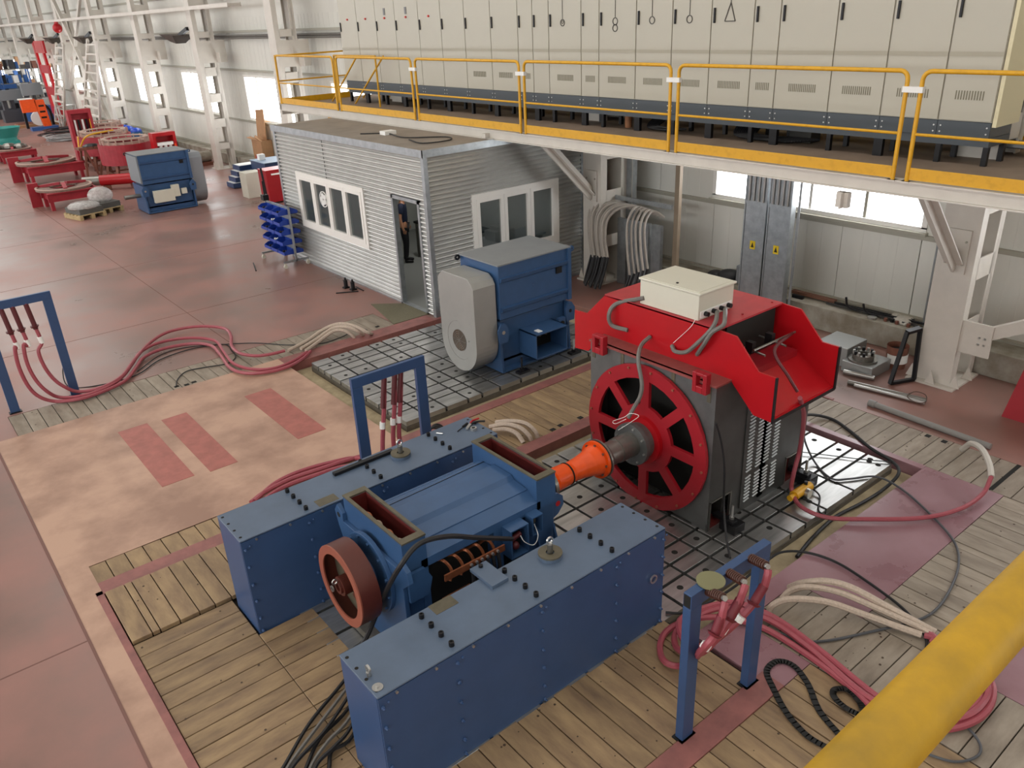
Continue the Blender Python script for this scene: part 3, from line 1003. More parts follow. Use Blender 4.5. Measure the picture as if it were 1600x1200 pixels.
p = fl(722, 670, 1.0)
tag(obj('screwdriver', MB().cyl((p.x-0.08, p.y-0.03, 1.01), (p.x+0.02, p.y+0.01, 1.01), 0.005, n=8).cyl((p.x+0.02, p.y+0.01, 1.014), (p.x+0.1, p.y+0.04, 1.014), 0.013, n=8), BLACK), 'black screwdriver on the far support box beside the pliers', 'screwdriver')
p = fl(689, 678, 1.0)
tag(obj('cable_lug', MB().cyl((p.x-0.03, p.y+0.04, 1.008), (p.x+0.01, p.y-0.02, 1.008), 0.008, n=8), SILVER), 'short silver pin lying loose on the far support box', 'pin')

# ================================================================== TEST MOTOR BETWEEN THE BOXES
YC = 5.07
t = thing('test_motor', 'blue open-topped electric motor mounted between the two support boxes', 'motor', (0, 0, 0))
prof = [(4.60, 0.0), (5.54, 0.0), (5.54, 1.06), (5.40, 1.15), (5.24, 1.165), (5.20, 1.20), (4.94, 1.20), (4.90, 1.165), (4.74, 1.15), (4.60, 1.06)]
# casing with side openings: side wall kept as separate panels
obj('casing', MB().prism([(4.72, -0.0), (5.54, -0.0), (5.54, 1.06), (5.40, 1.15), (5.24, 1.165), (5.20, 1.20), (4.94, 1.20), (4.90, 1.165), (4.72, 1.15)], 'x', 2.665, 3.815), BLUE_D, t, bevel=0.004)
sw = MB()
sw.prism([(4.60, 1.06), (4.74, 1.06), (4.74, 1.15)], 'x', 2.62, 3.86)
sw.box(2.62, 3.86, 4.60, 4.74, 0.98, 1.06)
sw.box(3.72, 3.86, 4.60, 4.74, 0.3, 0.98).box(3.33, 3.42, 4.60, 4.74, 0.3, 0.98).box(2.60, 2.66, 4.60, 4.74, 0.3, 1.06).box(2.62, 3.86, 4.60, 4.74, 0.0, 0.45)
obj('side_wall', sw, BLUE_D, t)
obj('dark_recess', MB().box(2.66, 3.72, 4.70, 4.722, 0.45, 0.98), DARK, t)
# ridge lines on the top
obj('top_seam', MB().bar((2.72, 5.33, 1.158), (3.82, 5.36, 1.156), 0.006, 0.004), BLACK, t)
obj('top_rivets', MB().box(2.6, 3.86, 5.54, 5.56, 1.0, 1.06), BLUE_D, t)
# end frames
fr = MB()
fr.box(2.44, 2.60, 4.62, 5.52, 0.05, 0.98)
obj('end_frame', fr, BLUE_D, t, bevel=0.006)


def tray(xa, xb):
    f = MB()
    w_ = 0.03
    for (p, q, r, s_) in ((xa, xa+w_, 4.60, 5.54), (xb-w_, xb, 4.60, 5.54), (xa+w_, xb-w_, 4.60, 4.66), (xa+w_, xb-w_, 5.48, 5.54)):
        f.box(p, q, r, s_, 0.98, 1.285)
    g = obj('commutator_tray', f, BLUE_D, t)
    f = MB()
    for (p, q, r, s_) in ((xa, xa+w_, 4.59, 5.55), (xb-w_, xb, 4.59, 5.55), (xa+w_, xb-w_, 4.59, 4.66), (xa+w_, xb-w_, 5.48, 5.55)):
        f.box(p, q, r, s_, 1.285, 1.30)
    obj('machined_rim', f, RIM, g)
    f = MB().box(xa+w_+0.001, xa+w_+0.004, 4.66, 5.48, 0.98, 1.284).box(xb-w_-0.004, xb-w_-0.001, 4.66, 5.48, 0.98, 1.284)
    f.box(xa+w_, xb-w_, 4.66, 5.48, 0.981, 0.986).box(xa+w_, xb-w_, 4.661, 4.664, 0.98, 1.284).box(xa+w_, xb-w_, 5.476, 5.479, 0.98, 1.284)
    obj('red_lining', f, RED_I, g)
    return g


g = tray(2.44, 2.66)
for q in range(4):
    y0 = 4.75+0.17*q
    obj('brush_wire', MB().tube(smooth_path([(2.50+0.03*(q % 2), y0-0.06, 1.03), (2.56, y0+0.04, 1.17), (2.52, y0+0.14, 1.15), (2.59, y0+0.24, 1.05)]), 0.010, 6), COPPER if q % 2 else CONDUIT, g, smooth=True)
g = tray(3.82, 4.04)
obj('armature', MB().cyl((3.86, YC, 0.92), (4.0, YC, 0.92), 0.2, n=24), BLUE_D, g)
obj('end_frame', MB().box(3.86, 4.03, 4.62, 5.52, 0.05, 0.98), BLUE_D, t, bevel=0.006)
# front end shield: wide plate with round cover and lugs
pl = [(4.58, 0.1), (5.45, 0.1), (5.52, 0.75), (5.62, 0.98), (5.66, 1.12), (5.60, 1.20), (5.52, 1.14), (5.52, 1.06), (4.62, 1.06), (4.56, 1.14), (4.49, 1.10), (4.47, 1.0), (4.58, 0.9)]
obj('end_shield', MB().prism(pl, 'x', 2.40, 2.44), BLUE_D, t, bevel=0.004)
obj('bearing_cover', MB().cyl((2.36, YC, 0.8), (2.40, YC, 0.8), 0.36, n=40).cyl((2.30, YC, 0.8), (2.37, YC, 0.8), 0.14, n=28), BLUE_D, t, bevel=0.004)
for q in range(12):
    a = 2*pi*q/12+0.2
    obj('cover_bolt', MB().cyl((0, 0, 0), (-0.02, 0, 0), 0.011, n=6), BLUE_D, t, loc=(2.36, YC+0.33*math.cos(a), 0.8+0.33*math.sin(a)))
obj('lug_hole', MB().cyl((2.398, 5.59, 1.10), (2.402, 5.59, 1.10), 0.025, n=14), DARK, t)
lug = MB().prism([(4.04, 0.75), (4.04, 1.0), (4.12, 1.0), (4.18, 0.95), (4.19, 0.86), (4.12, 0.78)], 'y', 4.66, 4.69)
obj('lifting_lug', lug, BLUE_D, t)
obj('lug_hole', MB().ring((4.12, 4.66, 0.89), 'y', 0.0, 0.028, -0.001, 0.0, 14), RED, t)
lug = MB().prism([(2.44, 0.75), (2.62, 0.75), (2.66, 0.9), (2.6, 1.02), (2.44, 1.02)], 'y', 4.55, 4.58)
obj('lifting_lug', lug, BLUE_D, t)
# pulley drum on the front shaft
obj('shaft', MB().cyl((2.12, YC, 0.8), (2.4, YC, 0.8), 0.05, n=18), STEEL, t, smooth=True)
g = obj('drum', MB().ring((2.1, YC, 0.8), 'x', 0.335, 0.36, 0.0, 0.17, 48), BROWN, t, smooth=True)
obj('drum_rim', MB().ring((2.1, YC, 0.8), 'x', 0.285, 0.36, -0.012, 0.0, 48), BROWN_L, g)
obj('drum_web', MB().ring((2.1, YC, 0.8), 'x', 0.09, 0.335, 0.12, 0.135, 48), mat('drum_inside', '6A6453', 0.5, 0.3), g)
obj('hub', MB().cyl((2.09, YC, 0.8), (2.24, YC, 0.8), 0.085, 0.085, n=28).ring((2.06, YC, 0.8), 'x', 0.035, 0.06, 0.01, 0.03, 20), BROWN, g)
for q in (0, 1, 2):
    a = pi/2+2*pi*q/3
    obj('spoke', MB().bar((2.17, YC+0.1*math.cos(a), 0.8+0.1*math.sin(a)), (2.17, YC+0.335*math.cos(a), 0.8+0.335*math.sin(a)), 0.03, 0.05), BROWN, g)
obj('eye_bolt', MB().ring((2.03, YC+0.03, 0.79), 'x', 0.018, 0.028, 0, 0.01, 16).ring((2.05, YC-0.01, 0.87), 'y', 0.016, 0.026, 0, 0.01, 16), SILVER, g)
# terminal busbars in the side opening
g = obj('busbar', MB().box(2.74, 3.36, 4.49, 4.505, 0.84, 0.90), COPPER, t)
obj('busbar', MB().box(2.72, 3.0, 4.52, 4.535, 0.62, 0.66), COPPER, t)
for q in range(5):
    x = 2.78+0.11*q
    obj('copper_link', MB().tube(smooth_path([(x, 4.70, 0.93-0.02*q), (x+0.03, 4.6, 0.95), (x+0.07, 4.56, 0.86), (x+0.02, 4.52, 0.80)]), 0.014, 6), COPPER, t, smooth=True)
for q in range(6):
    x = 3.0+0.055*q
    c = obj('lead', MB().tube(smooth_path([(x, 4.48, 0.86), (x-0.005, 4.46, 0.76), (x-0.02, 4.45, 0.62), (x-0.06, 4.44, 0.3), (x-0.12, 4.45, 0.0)]), 0.017, 7), RUBBER, t, smooth=True)
    obj('label_sleeve', MB().cyl((x-0.012, 4.455, 0.69-0.04*(q % 2)), (x-0.018, 4.45, 0.62-0.04*(q % 2)), 0.0195, n=8), PAPER, c)
    obj('lead_bolt', MB().cyl((x, 4.47, 0.88), (x, 4.49, 0.88), 0.014, n=6), SILVER, c)
# terminal box housings
bx = MB().box(3.42, 3.62, 4.48, 4.6, 0.99, 1.0).box(3.42, 3.435, 4.48, 4.6, 0.72, 0.99).box(3.605, 3.62, 4.48, 4.6, 0.72, 0.99).box(3.42, 3.62, 4.48, 4.6, 0.71, 0.72)
obj('terminal_housing', bx, BLUE_D, t)
obj('terminal_inside', MB().box(3.44, 3.6, 4.585, 4.6, 0.73, 0.98), DARK, t)
obj('red_terminal', MB().ball((3.5, 4.53, 0.8), 0.04, 10, 6).cyl((3.44, 4.53, 0.88), (3.56, 4.53, 0.9), 0.025, n=10), MAROON, t, smooth=True)
bx = MB().box(3.68, 3.80, 4.50, 4.6, 1.0, 1.01).box(3.68, 3.69, 4.50, 4.6, 0.83, 1.0).box(3.79, 3.80, 4.50, 4.6, 0.83, 1.0).box(3.68, 3.80, 4.50, 4.6, 0.82, 0.83)
obj('sensor_housing', bx, BLUE_D, t)
obj('sensor_socket', MB().box(3.715, 3.765, 4.56, 4.6, 0.9, 0.95), RIM, t)
obj('sensor_wire', MB().tube(smooth_path([(3.74, 4.55, 0.9), (3.72, 4.48, 0.82), (3.66, 4.47, 0.76), (3.56, 4.47, 0.84), (3.54, 4.5, 0.9)]), 0.004, 5), PAPER, t)
obj('rib', MB().prism([(4.40, 0.1), (4.6, 0.1), (4.6, 0.75)], 'x', 3.80, 3.82), BLUE_D, t)
obj('rib', MB().prism([(4.40, 0.1), (4.6, 0.1), (4.6, 0.75)], 'x', 4.0, 4.02), BLUE_D, t)
obj('foot', MB().box(2.45, 4.05, 4.38, 5.76, -0.0, 0.04), BLUE_D, t)
obj('front_ledge', MB().box(2.3, 2.44, 4.6, 5.5, 0.02, 0.1), PLATE_SIDE, t)
# black power cable looping from the motor terminals over the end shield
cable('power_cable', [wy(800, 842, 4.48), wy(745, 840, 4.45), wy(700, 838, 4.40), wy(655, 850, 4.36), wy(625, 885, 4.32), wx(603, 925, 2.3), wx(588, 960, 2.25), wx(570, 1000, 2.15), fl(552, 1015, 0.25), fl(540, 1030, 0.03)], 0.021, RUBBER, 'thick black power cable looping over the front end of the test motor', group=None)
for q in range(7):
    z = 0.03+0.02*(q % 3)
    jit = (q % 3-1)*5
    pts = [fl(585, 1000+12*q, z), fl(535+2.5*q, 1067+14*q, z), fl(488+6*q+jit, 1131+7*q, z), fl(437+12*q-jit, 1200, z), fl(405+17*q, 1255, z)]
    cable('floor_cable', pts, 0.016, GREYCAB if q % 3 == 1 else RUBBER,
          ['leftmost', 'second from the left', 'third from the left', 'middle', 'third from the right', 'second from the right', 'rightmost'][q]+' of the seven dark cables running out from the near support box', 'cable', 'dark cables bundled by the near support box', 6)

# ================================================================== ORANGE CARDAN SHAFT
t = thing('cardan_shaft', 'orange cardan shaft joining the test motor to the red generator', 'drive shaft', (0, 0, 0))
zc = 0.82
obj('motor_flange', MB().cyl((4.06, YC, zc), (4.32, YC, zc), 0.14, n=28).cyl((4.32, YC, zc), (4.36, YC, zc), 0.17, n=32), STEEL, t, smooth=True)
obj('tube', MB().cyl((4.36, YC, zc), (4.42, YC, zc), 0.16, 0.12, n=28, caps=False).cyl((4.42, YC, zc), (4.58, YC, zc), 0.12, 0.115, n=28, caps=False).cyl((4.58, YC, zc), (4.66, YC, zc), 0.115, 0.105, n=28, caps=False).cyl((4.66, YC, zc), (4.78, YC, zc), 0.105, 0.115, n=28, caps=False), ORANGE, t, smooth=True)
obj('yoke', MB().cyl((4.78, YC, zc), (4.90, YC, zc), 0.115, 0.135, n=28, caps=False).cyl((4.90, YC, zc), (5.0, YC, zc), 0.135, 0.165, n=32), ORANGE, t, smooth=True)
obj('groove', MB().ring((4.6, YC, zc), 'x', 0.10, 0.118, 0, 0.015, 28), DARK, t)
obj('companion_flange', MB().ring((5.0, YC, zc), 'x', 0.05, 0.20, 0.0, 0.03, 40), ORANGE, t)
obj('flange_seal', MB().ring((5.03, YC, zc), 'x', 0.05, 0.19, 0.0, 0.012, 40).ring((5.045, YC, zc), 'x', 0.05, 0.205, 0.0, 0.02, 40), STEEL, t)
for q in range(8):
    a = 2*pi*q/8
    obj('flange_bolt', MB().cyl((4.985, 0, 0), (5.08, 0, 0), 0.014, n=6), STEEL, t, loc=(0, YC+0.165*math.cos(a), zc+0.165*math.sin(a)))

# ================================================================== RED GENERATOR
t = thing('generator', 'large generator with red spoked end disc and red canopy', 'generator', (0, 0, 0))
X0, X1, Y0, Y1, ZT = 5.78, 7.48, 4.22, 5.93, 1.68
zc = 0.80


def square_hole(mb, xa, xb, n=48, r=0.80, z0=0.02, z1=ZT):
    vs, fs = [], []
    for k in range(n):
        a = 2*pi*k/n
        c, s_ = math.cos(a), math.sin(a)
        hy_, hz0, hz1 = (Y1-Y0)/2, zc-z0, z1-zc
        hz = hz1 if s_ > 0 else hz0
        sc_ = min(hy_/max(abs(c), 1e-6), hz/max(abs(s_), 1e-6))
        rr = min(r, sc_*0.97)
        for x in (xa, xb):
            vs.append((x, (Y0+Y1)/2+rr*c, zc+rr*s_))
            vs.append((x, (Y0+Y1)/2+sc_*c, zc+sc_*s_))
    for k in range(n):
        i, j = 4*k, 4*((k+1) % n)
        fs += [(i, i+1, j+1, j), (i+2, j+2, j+3, i+3), (i, j, j+2, i+2), (i+1, i+3, j+3, j+1)]
    mb.add(vs, fs)


b = MB()
square_hole(b, X0, X0+0.03, 64, 0.72)
fixn(obj('front_plate', b, GREYST, t))
obj('corner_fill', MB().box(X0+0.004, X0+0.028, Y0+0.003, Y0+0.3, 1.4, ZT-0.03).box(X0+0.004, X0+0.028, Y1-0.3, Y1-0.003, 1.4, ZT-0.03).box(X0+0.004, X0+0.028, Y0+0.003, Y0+0.2, 0, 0.15).box(X0+0.004, X0+0.028, Y1-0.2, Y1-0.003, 0, 0.15), GREYST, t)
obj('top_cover', MB().box(X0-0.02, X1, Y0-0.01, Y1+0.01, ZT-0.02, ZT), mat('faded_red', '8C4844', 0.5, var=0.15, scale=6), t)
obj('rear_plate', MB().box(X1-0.03, X1, Y0, Y1, 0, ZT-0.02), GREYST, t)
obj('far_side', MB().box(X0+0.03, X1-0.03, Y1-0.02, Y1, 0.02, ZT-0.02), SIDEST, t)
obj('winding_drum', MB().ring((X0+0.35, YC, zc), 'x', 0.42, 0.7, 0, 0.9, 32), DARK, t)
obj('inner_web', MB().box(X0+0.25, X0+0.27, Y0+0.02, Y1-0.02, 0.02, ZT-0.03), DARK, t)
# side with lower openings
sd = MB().box(X0+0.031, X1-0.031, Y0, Y0+0.02, 0.34, ZT-0.02).box(X0+0.001, X0+0.03, Y0-0.001, Y0+0.02, 0, ZT-0.021).box(X0+0.36, X1-0.34, Y0, Y0+0.02, 0, 0.34).box(X1-0.03, X1, Y0, Y0+0.02, 0, 0.34)
obj('side_plate', sd, SIDEST, t)
for a, b_ in ((X0+0.03, X0+0.36), (X1-0.34, X1-0.03)):
    obj('foot_recess', MB().box(a, b_, Y0+0.15, Y0+0.17, 0, 0.34).box(a, b_, Y0+0.02, Y0+0.16, 0.0, 0.05), RED_I, t)
    obj('recess_frame', MB().box(a-0.01, a+0.005, Y0-0.012, Y0+0.02, 0.02, 0.36).box(b_-0.005, b_+0.01, Y0-0.012, Y0+0.02, 0.02, 0.36).box(a-0.01, b_+0.01, Y0-0.012, Y0, 0.34, 0.355), STEEL, t)
for (a, b_, z0) in ((6.36, 6.62, 0.08), (6.66, 6.92, 0.08)):
    p = obj('louvre_panel', MB().box(a-0.05, b_+0.1, Y0-0.012, Y0, 0.06, 1.42), SIDEST, t)
    for cx in (a+0.05, a+0.21):
        lb = MB()
        for k in range(31):
            z = z0+0.04+k*0.041
            if k in (8,):
                continue
            lb.hexa([(cx-0.045, Y0-0.024, z), (cx+0.045, Y0-0.024, z+0.012), (cx+0.045, Y0-0.012, z+0.012), (cx-0.045, Y0-0.012, z), (cx-0.045, Y0-0.02, z+0.006), (cx+0.045, Y0-0.02, z+0.018), (cx+0.045, Y0-0.012, z+0.021), (cx-0.045, Y0-0.012, z+0.009)])
        obj('louvres', lb, mat('louvre_metal', 'D5DADC', 0.35, 0.5), p, kind='stuff')
obj('label_plate', MB().box(7.3, 7.4, Y0-0.004, Y0, 1.1, 1.22), PAPER, t)
# spoked red disc
R = [0.24, 0.385, 0.68, 0.83]
b = MB()
nS = 8
vs, fs = [], []
for sfc, x in ((0, X0-0.06), (1, X0-0.02)):
    for r_i, r in enumerate(R):
        for k in range(nS):
            base = pi/2+2*pi*k/nS
            wa = math.asin(min(0.9, 0.06/R[max(1, min(2, r_i))])) if False else math.asin(0.056/r) if r_i in (1, 2) else 0.2 if r_i == 3 else 0.2
            half = pi/nS
            if r_i in (0, 3):
                wa = math.asin(0.056/R[1]) if r_i == 0 else math.asin(0.056/R[2])
            angs = [base-half, base-half/2 if wa < half/2 else base-(half+wa)/2, base-wa, base, base+wa, base+(half/2 if wa < half/2 else (half+wa)/2)]
            for a in angs:
                vs.append((x, YC+r*math.cos(a), zc+r*math.sin(a)))
M_ = nS*6


def vid(sfc, r_i, k):
    return sfc*4*M_+r_i*M_+(k % M_)


for r_i in range(3):
    for k in range(M_):
        q = k % 6
        solid = (r_i != 1) or q in (2, 3)
        if solid:
            fs.append((vid(0, r_i, k), vid(0, r_i+1, k), vid(0, r_i+1, k+1), vid(0, r_i, k+1)))
            fs.append((vid(1, r_i, k), vid(1, r_i, k+1), vid(1, r_i+1, k+1), vid(1, r_i+1, k)))
for k in range(M_):
    q = k % 6
    fs.append((vid(0, 3, k), vid(1, 3, k), vid(1, 3, k+1), vid(0, 3, k+1)))
    fs.append((vid(0, 0, k), vid(0, 0, k+1), vid(1, 0, k+1), vid(1, 0, k)))
    if q not in (2, 3):
        fs.append((vid(0, 1, k), vid(1, 1, k), vid(1, 1, k+1), vid(0, 1, k+1)))
        fs.append((vid(0, 2, k), vid(0, 2, k+1), vid(1, 2, k+1), vid(1, 2, k)))
    if q == 2:
        fs.append((vid(0, 1, k), vid(0, 2, k), vid(1, 2, k), vid(1, 1, k)))
    if q == 4:
        fs.append((vid(0, 1, k), vid(1, 1, k), vid(1, 2, k), vid(0, 2, k)))
b.add(vs, fs)
d = fixn(obj('end_disc', b, RED_D, t))
obj('disc_hub', MB().ring((X0-0.11, YC, zc), 'x', 0.2, 0.27, 0, 0.06, 36), RED, d, smooth=True)
obj('seal_flange', MB().ring((X0-0.26, YC, zc), 'x', 0.13, 0.235, 0, 0.05, 36).ring((X0-0.2, YC, zc), 'x', 0.13, 0.2, 0, 0.12, 36), GREYST, d)
for q in range(8):
    a = 2*pi*q/8+0.2
    obj('flange_bolt', MB().cyl((0, 0, 0), (-0.018, 0, 0), 0.012, n=6), SILVER, d, loc=(X0-0.26, YC+0.2*math.cos(a), zc+0.2*math.sin(a)))
for q in range(16):
    a = 2*pi*q/16+0.1
    obj('disc_bolt', MB().cyl((0, 0, 0), (-0.016, 0, 0), 0.014, n=6), BROWN_L, d, loc=(X0-0.06, YC+0.79*math.cos(a), zc+0.79*math.sin(a)))
s_ = obj('shaft', MB().cyl((5.065, YC, zc+0.01), (5.13, YC, zc+0.01), 0.17, 0.15, n=32).cyl((5.13, YC, zc+0.01), (5.3, YC, zc+0.01), 0.125, n=32).cyl((5.3, YC, zc+0.01), (5.75, YC, zc+0.01), 0.135, n=32), STEEL, t, smooth=True)
# lifting lugs on the front edge
for yy in (4.37, 5.75):
    l = MB()
    l.box(5.70, 5.775, yy-0.085, yy-0.04, 1.58, 1.79).box(5.70, 5.775, yy+0.04, yy+0.085, 1.58, 1.79).box(5.70, 5.775, yy-0.04, yy+0.04, 1.58, 1.65).box(5.70, 5.775, yy-0.04, yy+0.04, 1.76, 1.79)
    obj('lifting_lug', l, RED_D, t, bevel=0.006)
for yy in (4.3, 4.75, 5.45, 5.88):
    obj('tie_strap', MB().box(X0-0.006, X0, yy-0.022, yy+0.022, 1.48, 1.66), RIM, t)
# canopy (a wide trough-like hood lying across the body)
XF, XB = 6.0, 7.08
out = [(3.74, 1.39), (3.94, 1.395), (4.24, 1.68), (5.90, 1.68), (6.20, 1.395), (6.42, 1.37), (6.42, 1.84), (6.22, 1.85), (5.94, 2.13), (5.70, 2.14), (4.42, 2.14), (4.20, 2.13), (3.93, 1.85), (3.74, 1.85)]
cp = obj('canopy', MB().prism(out, 'x', XF, XF+0.02), RED, t)
obj('canopy_rear', MB().prism(out, 'x', XB-0.02, XB), RED, cp)
obj('canopy_roof', MB().box(XF, XB, 4.42, 5.94, 2.125, 2.145), mat('red_roof', 'B5323A', 0.45, var=0.1, scale=5), cp)
obj('canopy_floor', MB().hexa([(XF+0.02, 3.76, 1.40), (XB-0.02, 3.76, 1.40), (XB-0.02, 4.24, 1.69), (XF+0.02, 4.24, 1.69), (XF+0.02, 3.76, 1.415), (XB-0.02, 3.76, 1.415), (XB-0.02, 4.24, 1.705), (XF+0.02, 4.24, 1.705)]).box(XF+0.02, XB-0.02, 3.74, 3.95, 1.39, 1.41), RED, cp)
obj('canopy_floor', MB().hexa([(XF+0.02, 5.9, 1.69), (XB-0.02, 5.9, 1.69), (XB-0.02, 6.4, 1.40), (XF+0.02, 6.4, 1.40), (XF+0.02, 5.9, 1.705), (XB-0.02, 5.9, 1.705), (XB-0.02, 6.4, 1.415), (XF+0.02, 6.4, 1.415)]), RED, cp)
obj('edge_strip', MB().box(XF-0.004, XF+0.024, 3.725, 3.742, 1.39, 1.85).box(XB-0.024, XB+0.004, 3.725, 3.742, 1.39, 1.85).box(XF, XB, 3.73, 3.742, 1.375, 1.405), BLACK, cp)
obj('inner_box', MB().box(6.15, 6.95, 4.42, 4.44, 1.72, 2.12), DARK, cp)
obj('inner_step', MB().box(6.1, 7.0, 4.15, 4.4, 1.62, 1.72), RED_D, cp)
obj('terminal_rail', MB().cyl((6.3, 4.2, 1.9), (7.0, 4.2, 1.9), 0.012, n=8).cyl((6.35, 4.1, 1.86), (6.35, 4.42, 1.88), 0.012, n=8).cyl((6.7, 4.1, 1.86), (6.7, 4.42, 1.88), 0.012, n=8), STEEL, cp)
obj('terminal_block', MB().box(6.3, 6.36, 4.22, 4.3, 1.86, 1.97).box(6.62, 6.68, 4.22, 4.3, 1.86, 1.97), BLACK, cp)
for x, y in ((6.1, 4.5), (6.5, 4.5), (7.0, 4.5), (7.0, 5.0), (7.0, 5.5)):
    obj('roof_bolt', MB().cyl((x, y, 2.145), (x, y, 2.155), 0.012, n=6), RED_D, cp)
# white junction box on the canopy
t = thing('junction_box', 'white electrical enclosure with lid on top of the red generator canopy', 'enclosure', (6.04, 4.69, 2.147))
obj('body', MB().box(0, 0.55, 0, 0.77, 0, 0.26), BOXW, t, bevel=0.006)
obj('lid', MB().box(-0.01, 0.57, -0.02, 0.79, 0.262, 0.285), BOXW, t, bevel=0.008)
obj('lid_lip', MB().box(0.02, 0.54, 0.02, 0.75, 0.285, 0.289), BOXW, t)
obj('lock', MB().cyl((0.1, 0.36, 0.287), (0.1, 0.36, 0.297), 0.014, n=10), BLACK, t)
obj('gland_plate', MB().box(0.03, 0.52, -0.006, 0, 0.02, 0.09), PAPER, t)
for q in range(4):
    obj('cable_gland', MB().cyl((0.1+0.12*q, -0.05, 0.055), (0.1+0.12*q, 0, 0.055), 0.024, n=10), BLACK, t)
# grey hoses
cable('hose', [Vector((6.04, 5.40, 2.22)), wx(965, 474, 6.0), wx(952, 490, 5.93), wx(956, 508, 5.95), wx(981, 516, 5.99)], 0.024, GREYCAB, 'grey hose curling from the left of the white enclosure into the red canopy', 'hose')
cable('hose', [wx(1016, 526, 5.99), wx(1003, 538, 5.86), wx(998, 552, 5.72), wx(998, 570, 5.67), wx(1003, 600, 5.64), wx(1000, 620, 5.62), wx(990, 638, 5.6), wx(982, 653, 5.56)], 0.022, GREYCAB, 'grey hose hanging down the front of the red spoked disc', 'hose')
cable('hose', [Vector((6.27, 4.64, 2.2)), wx(1119, 500, 6.05), wx(1110, 516, 5.97), wx(1088, 538, 5.93), wx(1072, 550, 5.93), wx(1055, 549, 5.95), wx(1050, 540, 5.99)], 0.022, GREYCAB, 'grey hose looping from the enclosure glands, left of the pair', 'hose')
cable('hose', [Vector((6.4, 4.64, 2.2)), wx(1133, 494, 6.1), wx(1130, 508, 6.0), wx(1112, 520, 5.95), wx(1100, 538, 5.93), wx(1089, 554, 5.99)], 0.022, GREYCAB, 'grey hose looping from the enclosure glands, right of the pair', 'hose')
cable('wire', [wx(1086, 500, 6.0), wx(1078, 512, 5.98), wx(1052, 536, 5.98)], 0.003, PAPER, 'thin white wire under the white enclosure', 'wire')
# wires on the shaft seal
cable('sensor_wire', [wx(978, 655, 5.5), wx(962, 662, 5.48), wx(958, 658, 5.48), wx(975, 652, 5.48), wx(985, 646, 5.5), wx(998, 650, 5.5), wx(985, 660, 5.48), wx(966, 672, 5.48)], 0.003, PAPER, 'thin white sensor wire tangled at the shaft seal flange', 'wire')
cable('side_cable', [wy(1119, 662, 4.19), wy(1127, 690, 4.17), wy(1132, 730, 4.14), wy(1131, 790, 4.12), fl(1135, 840, 0.1), fl(1141, 872, 0.03)], 0.012, RUBBER, 'black cable running down the louvred side of the generator')
for q in range(4):
    pass
# red lead from the canopy down and over the floor
cable('lead', [Vector((6.95, 4.2, 1.9)), wy(1210, 548, 4.0), wy(1233, 590, 3.8), wy(1246, 612, 3.72)], 0.016, MAROON, 'maroon insulated lead crossing the inside of the red canopy', 'lead')
cable('floor_hose', [wy(1250, 622, 3.72), wy(1256, 650, 3.85), wy(1250, 700, 4.0), wy(1240, 740, 4.0), fl(1237, 765, 0.1), fl(1250, 790, 0.06), fl(1290, 808, 0.04), fl(1350, 811, 0.05), fl(1440, 809, 0.05), fl(1500, 795, 0.06), fl(1535, 772, 0.1), fl(1549, 745, 0.2)], 0.024, REDCAB, 'red power hose dropping from the canopy and sweeping over the pink floor')
cable('hose_sleeve', [fl(1549, 745, 0.2), fl(1546, 725, 0.26), fl(1535, 703, 0.28), fl(1518, 693, 0.2), fl(1503, 702, 0.03)], 0.034, mat('sleeve_white', 'C4BEB4', 0.6), 'white conduit sleeve arching from the plank strip at the right', 'conduit')
# clamps and jack at the generator foot
for i, (x, lb) in enumerate(((6.0, 'black hold-down clamp at the near foot of the generator'), (7.35, 'black hold-down clamp at the far foot of the generator'))):
    t = thing('hold_down_clamp', lb, 'clamp', (x, 4.08, 0.0))
    obj('clamp_block', MB().box(-0.07, 0.1, -0.1, 0.1, 0.0, 0.1), BLACK, t, bevel=0.005)
    obj('clamp_arm', MB().box(-0.06, 0.02, -0.06, 0.2, 0.1, 0.14), BLACK, t, bevel=0.005)
    obj('stud', MB().cyl((0.0, 0.0, 0.1), (0.0, 0.0, 0.3), 0.014, n=10), SILVER, t)
    obj('nut', MB().cyl((0, 0, 0.14), (0, 0, 0.17), 0.028, n=6), SILVER, t)
t = thing('hydraulic_pump', 'yellow hydraulic pump with round gauge on the bed plate beside the generator', 'pump', (7.1, 3.95, 0.0))
obj('pump_body', MB().cyl((-0.17, 0, 0.07), (0.13, 0, 0.07), 0.055, n=16).cyl((-0.25, 0, 0.07), (-0.17, 0, 0.07), 0.035, n=12), YEL, t, smooth=True)
obj('gauge', MB().cyl((0.0, -0.09, 0.06), (0.0, -0.05, 0.06), 0.055, n=18), SILVER, t)
obj('gauge_face', MB().cyl((0.0, -0.093, 0.06), (0.0, -0.09, 0.06), 0.045, n=18), BOXW, t)
obj('valve', MB().cyl((0.05, 0, 0.1), (0.05, 0, 0.16), 0.02, n=8).box(0.12, 0.19, -0.03, 0.03, 0.02, 0.1), BLACK, t)
cable('pump_hose', [Vector((7.25, 3.95, 0.05)), Vector((7.2, 3.8, 0.02)), Vector((6.95, 3.66, 0.02)), Vector((6.98, 3.6, -0.03))], 0.01, RUBBER, 'short black hose from the yellow pump over the plate edge')

# ================================================================== BLUE MOTORS WITH FAN COWLS


